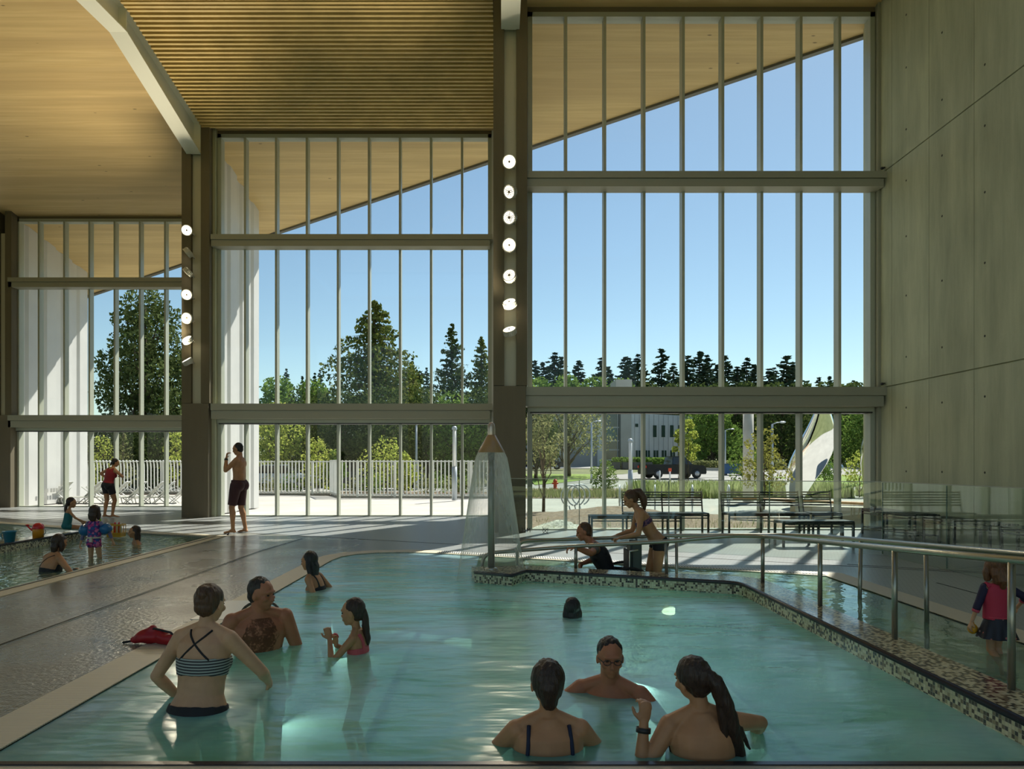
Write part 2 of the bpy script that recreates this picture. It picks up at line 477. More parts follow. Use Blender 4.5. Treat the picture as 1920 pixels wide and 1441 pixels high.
for a, b in (((-16, joint_y(-16)), (7.9, joint_y(7.9))), ((4.9,9.6), (7.9,8.1)), ((5.2,8.1), (5.2,7.2))):
    A = Vector((*a, .002)); B = Vector((*b, .002)); obox(bm, A, B, .02, .002)
structure('floor_joint', bm, mat('dark_joint', (.06,.06,.055), .8))
# copings
def ring(bm, inner, outer, i0, i1, z=.004):
    for i in range(i0, i1):
        a, b, c, d = inner[i], inner[i+1], outer[i+1], outer[i]
        bm.faces.new([bm.verts.new((*p, z)) for p in (a, b, c, d)])
def coping(inner, outer, i0, i1, m, name):
    bm = newbm()
    for i in range(i0, i1):
        a, b, c, d = [Vector((*p, 0)) for p in (inner[i % len(inner)], inner[(i+1) % len(inner)], outer[(i+1) % len(outer)], outer[i % len(outer)])]
        vt = [bm.verts.new(v+Vector((0,0,.006))) for v in (a,b,c,d)]; vb = [bm.verts.new(v-Vector((0,0,.16))) for v in (a,b,c,d)]
        bm.faces.new(vt); bm.faces.new(vb[::-1])
        for j in range(4): bm.faces.new((vt[j], vb[j], vb[(j+1)%4], vt[(j+1)%4]))
    return structure(name, bm, m)
coping(P1, C1, 0, 7, COPING, 'trim_1'); coping(P1, C1, 7, 8, COPING, 'trim_2')
bm = newbm()      # slotted gutter along the far lit edge of the pool
for i in (6,):
    a, b = Vector((*P1[i], .009)), Vector((*P1[i+1], .009)); d = (b-a).normalized(); nn = Vector((-d.y*-1, d.x*-1, 0))*-1
    obox(bm, a+nn*.16, b+nn*.16, .2, .006)
structure('trim_3', bm, GRATE)
coping(P1, C1, 10, 11, COPING, 'trim_4')
bm = newbm(); box(bm, -2.75, 2.63, 3.165, 3.2, -.16, .012); structure('trim_5', bm, LIP)
coping(P2, C2, 0, 1, COPING, 'trim_6'); coping(P2, C2, 1, 4, COPING, 'trim_7')
bm = newbm(); box(bm, -5.53, -5.5, .5, 13.28, -.03, .012); structure('trim_8', bm, mat('dark_tile_line', (.06,.07,.06), .4))
# slot drain in the wet deck
bm = newbm()
pts = [(-3.86,0.3), (-3.87,11.0), (-3.72,12.9)]
for a, b in zip(pts, pts[1:]): obox(bm, Vector((*a,.003)), Vector((*b,.003)), .045, .006)
dr = tag(fin('slot_drain', bm, STAIN), 'long steel slot drain running across the wet dark deck between the two pools', 'drain')
bm = newbm()
for a, b in zip(pts, pts[1:]): obox(bm, Vector((*a,.007)), Vector((*b,.007)), .016, .004)
fin('slot', bm, mat('drain_slot', (.015,.015,.012), .6), dr)

# pool basins
def basin(name, outline, zf, m):
    bm = newbm(); n = len(outline)
    top = [bm.verts.new((*p, -.001)) for p in outline]; bot = [bm.verts.new((p[0], p[1], zf(p) if callable(zf) else zf)) for p in outline]
    for i in range(n): bm.faces.new((top[i], bot[i], bot[(i+1)%n], top[(i+1)%n]))
    for tri in tessellate_polygon([[v.co for v in bot]]): bm.faces.new([bot[i] for i in tri])
    return structure(name, bm, m)
basin('pool_basin', P1, -1.05, POOLFLOOR)
basin('pool_basin', P2, -.34, POOLFLOOR)
# submerged ramp floor beyond the mosaic wall: comes down from the right, turns left
bm = newbm()
sec = [((2.95,0.9),(4.12,0.9),-.10), ((2.95,3.0),(4.12,3.0),-.12), ((2.95,7.5),(4.12,8.6),-.42), ((.35,8.62),(-.2,10.42),-.72)]
for (a0,b0,z0), (a1,b1,z1) in zip(sec, sec[1:]):
    bm.faces.new([bm.verts.new(p) for p in ((*a0,z0), (*b0,z0), (*b1,z1), (*a1,z1))])
structure('ramp_floor', bm, m_poolfloor('ramp_tile', (.50,.56,.44)))
# step band along the left and a dark line on the bottom
bm = newbm(); box(bm, -2.45, -2.05, 3.2, 10.0, -1.05, -.45); structure('pool_step', bm, POOLFLOOR)
bm = newbm(); box(bm, 2.05, 2.63, 3.2, 7.6, -1.05, -.80); structure('pool_step', bm, POOLFLOOR)
bm = newbm(); box(bm, 2.0, 2.06, 3.2, 7.3, -.56, -.535); box(bm, -1.2,-1.12,5,10,-1.045,-1.03)
structure('lane_marking', bm, mat('navy_tile', (.03,.05,.12), .4))

# water surfaces
def water(name, outline, z, m, div=0):
    bm = newbm(); poly(bm, [outline], z); o = fin(name, bm, m); o['kind'] = 'stuff'
    tag(o); return o
WZ = -.007
o = water('pool_water', [p for p in P1[:7]] + [(-.3,10.5), (-.32,8.4), (.32,8.3), (2.66,7.45), (2.66,1.0), (2.63,1.0), (2.63,3.2)], WZ, WATER)
o['label'] = 'broad sheet of milky turquoise water in the near warm pool'; o['category'] = 'water'
o = water('ramp_water', [(-.3,10.5), (4.12,8.60), (4.12,1.0), (2.8,1.0), (2.8,7.5), (.33,8.5), (-.3,8.5)], WZ, WATERR)
o['label'] = 'clear shallow water over the sloping ramp beyond the mosaic wall'; o['category'] = 'water'
o = water('wading_water', P2, WZ-.012, WATERK)
o['label'] = 'rippled shallow water of the wading pool on the far side of the wet deck'; o['category'] = 'water'

# ---- mosaic curb wall
def curb(name, front, width, z0, z1, m_side, m_top, parent, closed_block=None):
    """front: list of (x,y) along the pool side; the wall stands behind it"""
    F = [Vector((*p, 0)) for p in front]; n = len(F); B = []
    for i in range(n):
        a = (F[i]-F[i-1]).normalized() if i else (F[1]-F[0]).normalized()
        b = (F[(i+1)]-F[i]).normalized() if i < n-1 else a
        na = Vector((-a.y, a.x, 0)); nb = Vector((-b.y, b.x, 0)); m = (na+nb).normalized()
        B.append(F[i]+m*width/max(.5, m.dot(na)))
    if closed_block: B = [Vector((*p, 0)) for p in closed_block]
    def strip(A, C, za, zc, m, nm, top=False):
        bm = newbm(); uvl = bm.loops.layers.uv.new('UVMap'); u = 0
        for i in range(n-1):
            p = (A[i], A[i+1], C[i+1], C[i]); zz = (za, za, zc, zc)
            f = bm.faces.new([bm.verts.new((q.x, q.y, z)) for q, z in zip(p, zz)])
            L = (A[i+1]-A[i]).length
            d = (A[i+1]-A[i]).normalized()
            for lo, q, z in zip(f.loops, p, zz):
                if top: lo[uvl].uv = (u+(q-A[i]).dot(d)+7, (q-A[i]).dot(Vector((-d.y,d.x,0)))+3)
                else: lo[uvl].uv = (u+(q-A[i]).dot(d), z+5)
            u += L
        return fin(nm, bm, m, parent)
    strip(F, F, z0, z1-.034, m_side, 'mosaic_face'); strip(B, B, z0, z1, m_side, 'mosaic_face')
    strip(F, B, z1, z1, m_top, 'mosaic_top', True)
    bm = newbm()
    inn = [f+(b-f).normalized()*.004 for f, b in zip(F, B)]
    tube(bm, [Vector((p.x, p.y, z1-.017)) for p in inn], .021, 10)
    fin('bullnose_edge', bm, LIP, parent)
    # end caps
    bm = newbm(); uvl = bm.loops.layers.uv.new('UVMap')
    for a, b in ((F[0], B[0]), (F[-1], B[-1])):
        f = bm.faces.new([bm.verts.new((p.x, p.y, z)) for p, z in ((a,z0),(b,z0),(b,z1),(a,z1))])
        for lo, uv in zip(f.loops, ((0,0),(.3,0),(.3,1.2),(0,1.2))): lo[uvl].uv = uv
    fin('mosaic_end', bm, m_side, parent)
cw = empty('mosaic_wall', (2.6, 7.4, 0), 'low mosaic wall with dark bullnose edge between the warm pool and its ramp', 'pool wall', rz=0)
front = [(-.29,8.17), (.155,7.93), (.33,8.27), (2.52,7.47), (2.60,7.40), (2.63,7.28), (2.63,1.0)]
back = [(-.34,8.52), (.30,8.62), (.40,8.60), (2.74,7.78), (2.86,7.70), (2.95,7.50), (2.95,1.0)]
curb('mosaic_wall', front, .32, -1.05, .13, MOSAIC, MOSAICT, cw, back)
bm = newbm()
lathe(bm, [(0,0), (.075,0), (.075,.012), (.06,.02), (0,.02)], M=Matrix.Translation((1.93,7.67,-.24)) @ Matrix.Rotation(R(18.5), 4, 'Z') @ Matrix.Rotation(R(90), 4, 'X') @ Matrix.Diagonal((1.5,.6,1,1)))
for qx, qy, ang in ((1.6,7.62,18.5), (2.0,6.2,90), (2.0,4.2,90), (-2.0,8.6,-90), (-2.0,6.4,-90), (-2.0,4.2,-90)):  # area lamps without fittings, added under water to brighten it
    ld = bpy.data.lights.new('pool_fill_lamp', 'AREA'); ld.shape = 'DISK'; ld.size = .5; ld.energy = 2.5 if qx < 0 else 6; ld.color = (.85,1,.92)
    lo = bpy.data.objects.new('pool_fill_lamp', ld); COL.objects.link(lo)
    dr_ = Vector((-qx, 6.0-qy, -.9)); lo.location = (qx+(.06 if qx < 0 else -.06), qy-(.06 if qy > 7.5 and qx > 0 else 0), -.80); lo.rotation_euler = dr_.to_track_quat('-Z','Y').to_euler()
fin('underwater_light', bm, mat('pool_light', (.9,.9,.6), .4, emit=(1,.95,.6), es=3), cw)
cw2 = empty('mosaic_wall', (-8, 9, 0), 'low mosaic wall inside the wading pool, toys standing on its end', 'pool wall')
curb('mosaic_wall', [(-7.98,13.2), (-7.98,1.0)][::-1], .30, -.34, .13, MOSAIC, MOSAICT, cw2)
bm = newbm(); uvl = bm.loops.layers.uv.new('UVMap')

# ---- fountain: mushroom shower on a pole
ft = empty('water_fountain', (-.09, 8.34, .13), 'slim grey pole fountain with a tan cone spilling a bell of water', 'fountain')
X0, Y0 = -.09, 8.34
bm = newbm(); tube(bm, [(X0,Y0,.13), (X0,Y0,1.60)], .042, 20)
fin('pole', bm, mat('fountain_pole', (.26,.24,.19), .3, .6), ft)
bm = newbm(); lathe(bm, [(.075,.13), (.075,.14), (.045,.15)], (X0,Y0,0), 20); fin('base_flange', bm, STAIN, ft)
bm = newbm(); lathe(bm, [(.165,1.55), (.165,1.558), (.05,1.765), (0,1.77)], (X0,Y0,0), 28); lathe(bm, [(0,1.56), (.163,1.553)], (X0,Y0,0), 28)
TAN = mat('tan_cone', (.40,.24,.11), .3)
fin('cone', bm, TAN, ft)
bm = newbm(); lathe(bm, [(.046,1.765), (.047,1.86), (.043,1.89), (.03,1.91), (.012,1.92), (0,1.921)], (X0,Y0,0), 24)
fin('nozzle_cap', bm, mat('tan_cap', (.55,.42,.33), .12, .3), ft)
def m_sheet():
    k = N('falling_water'); k.t.nodes.remove(k.b)
    n1 = k.noise(k.coords((26,26,.6)), 2.0, 4, .6)
    sp = k.n('ShaderNodeSeparateXYZ', i_0=k.coords())
    lw = k.n('ShaderNodeLayerWeight', i_Blend=.32)
    # thinner water lower down
    zf = k.math('MULTIPLY_ADD', sp.outputs[2], .75, .30)
    a = k.math('MULTIPLY', k.math('MULTIPLY_ADD', n1, .7, .12), zf)
    a = k.math('MULTIPLY', a, k.math('MULTIPLY_ADD', lw.outputs[1], 2.4, .48))
    a = k.math('MINIMUM', a, .8)
    tr = k.n('ShaderNodeBsdfTransparent'); d = k.n('ShaderNodeBsdfDiffuse', i_Color=(.80,.84,.80,1))
    g = k.n('ShaderNodeBsdfTranslucent', i_Color=(.80,.84,.80,1))
    dd = k.n('ShaderNodeMixShader', i_0=.5, i_1=d.outputs[0], i_2=g.outputs[0])
    mx = k.n('ShaderNodeMixShader', i_0=a, i_1=tr.outputs[0], i_2=dd.outputs[0])
    k.l(mx.outputs[0], k.out.inputs[0]); return k.m
bm = newbm(); prof = []
for i in range(26):
    t = i/25; z = 1.55-1.56*t; prof.append((.165+.26*math.sqrt(t)*(.55+.45*t) if t else .165, z-.13))
lathe(bm, prof, (0,0,0), 48)
s_ = fin('falling_water', bm, m_sheet(), ft, local=True)

# ---- handrails
def rail(path, posts, label, rtop=.024, rpost=.02):
    r = empty('handrail', (*path[len(path)//2][:2], 0), label, 'handrail')
    bm = newbm()
    P = [Vector(p) for p in path]
    # rounded corners
    Q = [P[0]]
    for a, b, c in zip(P, P[1:], P[2:]):
        e1 = b+(a-b).normalized()*min(.16, (a-b).length*.4); e2 = b+(c-b).normalized()*min(.16, (c-b).length*.4)
        for t in (0, .25, .5, .75, 1): Q.append(e1*(1-t)**2+b*2*t*(1-t)+e2*t*t)
    Q.append(P[-1]); tube(bm, Q, rtop, 12)
    fin('rail', bm, RAIL, r)
    for a, b in posts:
        bm = newbm(); tube(bm, [a, b], rpost, 12); fin('post', bm, RAIL, r)
    return r
rail([(-.22,8.72,-.05), (-.20,8.72,.27), (.95,8.40,.40), (1.96,8.0,.50), (2.62,7.72,.60), (2.90,7.40,.625), (2.90,5.0,.785), (2.90,2.0,.99)],
     [((.95,8.42,.12),(.95,8.40,.39)), ((1.96,7.97,.12),(1.96,8.0,.49)), ((2.87,7.42,.12),(2.87,7.42,.61)), ((2.90,6.16,.12),(2.90,6.16,.70)),
      ((2.90,5.0,.12),(2.90,5.0,.78)), ((2.90,3.86,.12),(2.90,3.86,.86))],
     'grey steel handrail standing on the mosaic wall, nearer of the two ramp rails')
rail([(.26,9.6,-.3), (.26,9.58,.33), (2.32,8.9,.48), (3.5,8.47,.53), (3.82,8.0,.56), (3.83,5.0,.75), (3.83,2.0,.94)],
     [((2.32,8.9,-.5),(2.32,8.9,.47)), ((3.80,7.2,-.4),(3.82,7.2,.60)), ((3.84,6.12,-.3),(3.83,6.12,.67)), ((3.30,8.54,-.45),(3.30,8.54,.52)), ((3.83,4.2,-.2),(3.83,4.2,.79))],
     'grey steel handrail rising from the ramp water, farther of the two ramp rails')

# ---- glass balustrade
gb = empty('glass_balustrade', (5.96,10.6,0), 'frameless clear glass balustrade standing around the ramp between pool and benches', 'balustrade')
path = [(0.0,13.3), (1.49,12.62), (2.98,11.95), (4.47,11.27), (5.96,10.6), (5.96,9.08), (5.96,7.55), (5.96,6.0), (5.96,4.4), (5.96,2.8)]
for a, b in zip(path, path[1:]):
    A, B = Vector((*a, 0)), Vector((*b, 0)); d = (B-A).normalized()*.008
    bm = newbm(); obox(bm, A+d+Vector((0,0,.57)), B-d+Vector((0,0,.57)), .014, 1.13); fin('glass_panel', bm, GLASSB, gb)
bm = newbm()
for a, b in zip(path, path[1:]): obox(bm, Vector((*a,1.137)), Vector((*b,1.137)), .02, .012)
fin('top_edge', bm, mat('edge_cap', (.42,.43,.36), .35), gb)
for a in path[1:-1]:
    bm = newbm(); obox(bm, Vector((*a,.02)), Vector((*a,1.12)), .014, .012); fin('joint', bm, GEDGE, gb)
def text(body, size, M, m, parent, name='lettering', ext=.001):
    c = bpy.data.curves.new(name, 'FONT'); c.body = body; c.size = size; c.extrude = ext; c.align_x = 'CENTER'
    tmp = bpy.data.objects.new('tmp', c); COL.objects.link(tmp); bpy.context.view_layer.update()
    me = bpy.data.meshes.new_from_object(tmp.evaluated_get(bpy.context.evaluated_depsgraph_get()))
    bpy.data.objects.remove(tmp); me.materials.append(m)
    me.transform(world_mat(parent).inverted() @ M if parent else M); me.name = name
    o = bpy.data.objects.new(name, me); link(o, parent); return o
INK = mat('black_ink', (.03,.03,.03), .5)
dg = math.atan2(-.675, 1.49)
Mt = Matrix.Translation((.48, 13.07, .115)) @ Matrix.Rotation(dg, 4, 'Z') @ Matrix.Rotation(R(90), 4, 'X')
text('1.35M', .115, Mt, INK, gb, 'depth_lettering')
bm = newbm()
for a, b in (((-.06,-.06),(.06,.06)), ((-.06,.06),(.06,-.06))): obox(bm, Vector((a[0],a[1],0)), Vector((b[0],b[1],0)), .008, .003)
tube(bm, [(.05*math.cos(t*.63),.05*math.sin(t*.63)-.0,0) for t in range(10)], .004, 6, closed=True)
bm.transform(Matrix.Translation((.88, 12.885, .155)) @ Matrix.Rotation(dg, 4, 'Z') @ Matrix.Rotation(R(90), 4, 'X'))
fin('no_diving_symbol', bm, INK, gb)

# ---- windows
def window(name, Yf, xl, xr, mull, zh, side_l=True):
    wn = empty(name, ((xl+xr)/2, Yf, 0), kind='structure')
    bm = newbm()
    box(bm, xl, xl+.10, Yf, Yf+.24, 0, zh); box(bm, xr-.10, xr, Yf, Yf+.24, 0, zh)
    box(bm, xl, xr, Yf, Yf+.24, zh-.10, zh); box(bm, xl, xr, Yf+.02, Yf+.22, 0, .03)
    fin('frame', bm, STEELP, wn)
    for X in mull:
        bm = newbm(); box(bm, X-.029, X+.029, Yf-.02, Yf+.20, .02, zh-.08)
        fin('mullion', bm, STEELP, wn)
    for z0, z1 in ((2.63,3.03), (7.23,7.54)):
        bm = newbm()
        xa, xb = xl-.05, xr+(.08 if name == 'window_1' else .02)
        zm = z0+(z1-z0)*.56
        box(bm, xa, xb, Yf-.33, Yf+.05, zm, z1); box(bm, xa, xb-.06, Yf-.30, Yf+.05, z0, zm-.012)
        box(bm, xa, xb-.08, Yf-.28, Yf+.03, zm-.012, zm)
        fin('transom_beam', bm, PAINTD, wn)
    bm = newbm(); box(bm, xl, xr-.05, Yf-.06, Yf+.24, 2.53, 2.63); fin('door_header', bm, STEELP, wn)
    bm = newbm(); box(bm, xl+.05, xr-.08, Yf-.05, Yf+.2, 2.50, 2.53); fin('header_seal', bm, BLACKM, wn)
    bm = newbm(); box(bm, xl, xr, Yf+.02, Yf+.22, zh, roof_z(Yf)+.0); fin('head_panel', bm, mat('head_panel', (.16,.13,.08), .6), wn)
    bm = newbm(); box(bm, xl+.08, xr-.08, Yf+.10, Yf+.112, .03, zh-.1); fin('glass_pane', bm, GLASS, wn)
    return wn
X1 = [(p+3-935)*Y1/1280 for p in (1058,1131,1204.5,1278,1352,1425,1498.5,1571)]
window('window_1', Y1, .62, 8.05, X1, 11.08)
X2 = [(p-935)*(Y2+.05)/1280 for p in (461,519,576.5,634.5,692.5,750.5,808.5,866.5)]
window('window_2', Y2, -7.62, -.19, X2, 10.36)
X3 = [(p-935)*(Y3+.05)/1280 for p in (75,122.5,169.5,216.7,264,311)]; X3 += [X3[-1]+.83*i for i in (1,2,3)]
window('window_3', Y3, -16.05, -8.25, X3, 9.58)

# ---- columns with a recessed white steel strip
def column(x0, x1, s0, s1, Yf, Yb, z1=3.03):
    c = empty('column', ((x0+x1)/2, Yf, 0), kind='structure')
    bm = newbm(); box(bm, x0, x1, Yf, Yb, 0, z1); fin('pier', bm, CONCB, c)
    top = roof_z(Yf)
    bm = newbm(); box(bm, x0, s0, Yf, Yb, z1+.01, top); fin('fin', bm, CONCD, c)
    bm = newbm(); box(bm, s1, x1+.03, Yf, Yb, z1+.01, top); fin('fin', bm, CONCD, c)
    bm = newbm(); box(bm, s0, s1, Yf+.10, Yb, z1+.01, top-.7); fin('steel_strip', bm, mat('strip_paint', (.50,.48,.36), .45), c)
    return c
column(-.11, .56, .115, .365, 14.1, 14.9)
column(-8.43, -7.72, -8.18, -7.92, 18.15, 18.8)
column(-16.55, -16.02, -16.4, -16.2, 22.4, 22.9)
bm = newbm(); box(bm, .18, .50, 14.9, Y2+.3, 0, roof_z(14.9)-.02); box(bm, -.19,.2,Y2,Y2+.3,0,roof_z(Y2)); structure('wall_step', bm, WHITEW)
# shallow concrete return beside the second column
bm = newbm(); box(bm, -7.72, -7.62, 18.35, 18.7, 0, roof_z(18.5)); box(bm, -8.3,-7.7,18.8,18.9,0,roof_z(18.5)); structure('wall_return', bm, CONC)
# outer walls of the stepped bays, folded white panels
def folded(x, ya, yb, amp=.08, pitch=.95, name='wall_side'):
    bm = newbm(); pts = []; y = ya; i = 0
    while y < yb:
        pts += [(x, y), (x+amp*.25, y+pitch*.30), (x+amp, y+pitch*.42), (x+amp*1.05, y+pitch*.92)]
        y += pitch
    pts = [(a, min(b, yb)) for a, b in pts]
    n = len(pts)
    for a, b in zip(pts, pts[1:]):
        if abs(a[1]-b[1]) < 1e-4: continue
        bm.faces.new([bm.verts.new(q) for q in ((a[0],a[1],0), (b[0],b[1],0), (b[0],b[1],roof_z(b[1])+.02), (a[0],a[1],roof_z(a[1])+.02))])
    bm.faces.new([bm.verts.new(q) for q in ((x-.35,ya,0),(x+.1,ya,0),(x+.1,ya,roof_z(ya)),(x-.35,ya,roof_z(ya)))])
    xi = x-.35
    for q in (((xi,ya,0),(xi,yb,0),(xi,yb,roof_z(yb)),(xi,ya,roof_z(ya))), ((xi,yb,0),(x+amp,yb,0),(x+amp,yb,roof_z(yb)),(xi,yb,roof_z(yb)))):
        bm.faces.new([bm.verts.new(v) for v in q])
    return structure(name, bm, WHITEW)
folded(-7.95, 18.7, 22.4); folded(-16.15, 22.95, 26.7)
# ---- right wall: three tiers of cast panels with open joints and tie holes
bm = newbm()
for z0, z1 in ((0,3.02), (3.045,7.56), (7.585,13)): box(bm, 8.12, 8.5, -8, Y1+.6, z0, z1)
box(bm, 8.16, 8.5, -8, Y1+.6, 0, 13)
wr = structure('wall_right', bm, CONC)
bm = newbm()
for z in (1.27,2.54,3.55,4.77,5.95,7.06,8.08,9.31,10.36,11.5):
    for i in range(12):
        lathe(bm, [(0,0), (.022,0)], (0,0,0), 8, M=Matrix.Translation((8.118, 13.6-1.1*i, z)) @ Matrix.Rotation(R(-90), 4, 'Y'))
fin('tie_holes', bm, HOLE, wr)
bm = newbm()
for i in range(14):
    y = 14.1-1.22*i
    box(bm, 8.1175, 8.121, y-.004, y+.004, 0, 3.02); box(bm, 8.1175, 8.121, y-.004, y+.004, 3.045, 7.56); box(bm, 8.1175, 8.121, y-.004, y+.004, 7.585, 12)
fin('panel_seam', bm, mat('seam', (.27,.27,.19), .8), wr)
bm = newbm(); box(bm, 8.06, 8.13, Y1-.1, Y1+.3, 0, 11.3); structure('trim_9', bm, PAINTD)
# ---- unseen back and far left walls, tall openings added to let in more light
bm = newbm()
box(bm, -24, -20, -8.3, -8, 0, 11.3); box(bm, -24, 8.5, -8.3, -8, 9.3, 11.6); box(bm, -24, 8.5, -8.3, -8, 0, .9)
for x in (-13, -6, 1, 7.6): box(bm, x, x+.9, -8.3, -8, 0, 11.3)
structure('wall_back', bm, CONC)
bm = newbm()
box(bm, -24.3, -24, -8, 32, 0, 1.2); box(bm, -24.3, -24, -8, 32, 5.0, 11.6)
for y in (-8, -1, 6, 13, 20, 27): box(bm, -24.3, -24, y, y+1.2, 0, 11.3)
structure('wall_left', bm, CONC)
# ---- roof: one tilted timber plane whose outer edge runs diagonally past the glass
bm = newbm()
xs = (9.2, -26)
def rz(Y): return roof_z(Y)
low = [(9.2,-8.5), (9.2,14.5), (-26,14.5), (-26,-8.5)]
ADDED_ROOFLIGHT = [(-10,-4), (6.5,-4), (6.5,8.6), (-10,8.6)]       # rooflight added out of view to brighten the near end of the pool
f1 = [(9.2,14.5), (9.2,edge_y(9.2)), (-26,edge_y(-26)), (-26,14.5)]
for dz in (0, .35): poly(bm, [low, ADDED_ROOFLIGHT], rz(0)+dz)
for L in (f1,):
    bm.faces.new([bm.verts.new((x, y, rz(y))) for x, y in L]); bm.faces.new([bm.verts.new((x, y, rz(y)+.35)) for x, y in L])
a, b = (9.2, edge_y(9.2)), (-26, edge_y(-26))
bm.faces.new([bm.verts.new(p) for p in ((*a, rz(a[1])), (*b, rz(b[1])), (*b, rz(b[1])+.35), (*a, rz(a[1])+.35))])
for x in xs:
    bm.faces.new([bm.verts.new(p) for p in ((x,-8.5,rz(0)), (x,14.5,rz(14)), (x,edge_y(x),rz(edge_y(x))), (x,edge_y(x),rz(edge_y(x))+.35), (x,14.5,rz(14)+.35), (x,-8.5,rz(0)+.35))])
structure('ceiling', bm, WOOD)
bm = newbm(); A = Vector((*a, rz(a[1])+.12)); B = Vector((*b, rz(b[1])+.12)); d = Vector((A.y-B.y, B.x-A.x, 0)).normalized()
obox(bm, A+d*.0, B+d*.0, .14, .34); structure('roof_fascia', bm, mat('fascia_metal', (.13,.13,.11), .5))
# ---- slatted ceiling of the middle bay
bm = newbm(); y = 3.0
while y < 18.2:
    z = roof_z(y); box(bm, -7.9, -.12, y, y+.066, z-.17, z-.07); y += .125
sl_ = structure('ceiling_slats', bm, SLATW)
bm = newbm()
for y0, y1 in ((2,14.5), (14.5,18.3)):
    bm.faces.new([bm.verts.new(p) for p in ((-7.95,y0,roof_z(y0)-.02), (-.1,y0,roof_z(y0)-.02), (-.1,y1,roof_z(y1)-.02), (-7.95,y1,roof_z(y1)-.02))])
structure('ceiling_lining', bm, SLATBACK)

# ---- welded steel roof beams on the columns
def roof_beam(xc, Yc, label):
    b = empty('roof_beam', (xc, Yc, 9.6), label, 'beam')
    prof = [(Yc, 9.66), (Yc-3.6, 10.62), (Yc-4.8, 10.52), (Yc-9, 10.15), (2, 10.1)]
    if Yc < 16: prof = [(Yc, 10.39), (Yc-3.6, 10.6), (Yc-4.8, 10.5), (2, 10.1)]
    bm = newbm()
    for (ya, za), (yb, zb) in zip(prof, prof[1:]):
        for x0, x1, z0, dz in ((xc-.19, xc+.19, 0, .03),):
            vs_ = [(x0,ya,za),(x1,ya,za),(x1,yb,zb),(x0,yb,zb)]
            t = [bm.verts.new(v) for v in vs_]; u = [bm.verts.new((v[0],v[1],v[2]+dz)) for v in vs_]
            bm.faces.new(t); bm.faces.new(u[::-1])
            for j in range(4): bm.faces.new((t[j], u[j], u[(j+1)%4], t[(j+1)%4]))
    fin('bottom_flange', bm, PAINT, b)
    bm = newbm()
    for (ya, za), (yb, zb) in zip(prof, prof[1:]):
        for x0, x1 in ((xc-.012, xc+.012),):
            q = [(x0,ya,za+.03),(x0,yb,zb+.03),(x0,yb,roof_z(yb)-.01),(x0,ya,roof_z(ya)-.01)]
            q2 = [(x1, *v[1:]) for v in q]; A_ = [bm.verts.new(v) for v in q]; B_ = [bm.verts.new(v) for v in q2]
            bm.faces.new(A_); bm.faces.new(B_[::-1])
    fin('web', bm, PAINT, b)
    bm = newbm()
    for (ya, za), (yb, zb) in zip(prof, prof[1:]): obox(bm, (xc, ya, roof_z(ya)-.04), (xc, yb, roof_z(yb)-.04), .38, .05)
    fin('top_flange', bm, PAINT, b)
    for yy, zz in prof[1:3]:
        bm = newbm(); box(bm, xc-.18, xc+.18, yy-.015, yy+.015, zz+.03, roof_z(yy)-.06); fin('stiffener', bm, PAINT, b)
    bm = newbm(); box(bm, xc-.19, xc+.19, Yc-.02, Yc+.02, prof[0][1], roof_z(Yc)-.06); fin('end_plate', bm, PAINT, b)
    return b
roof_beam(-8.11, 18.15, 'long white steel roof beam rising from the column between left and middle windows')
roof_beam(.24, 14.1, 'white steel roof beam end above the column between middle and right windows')

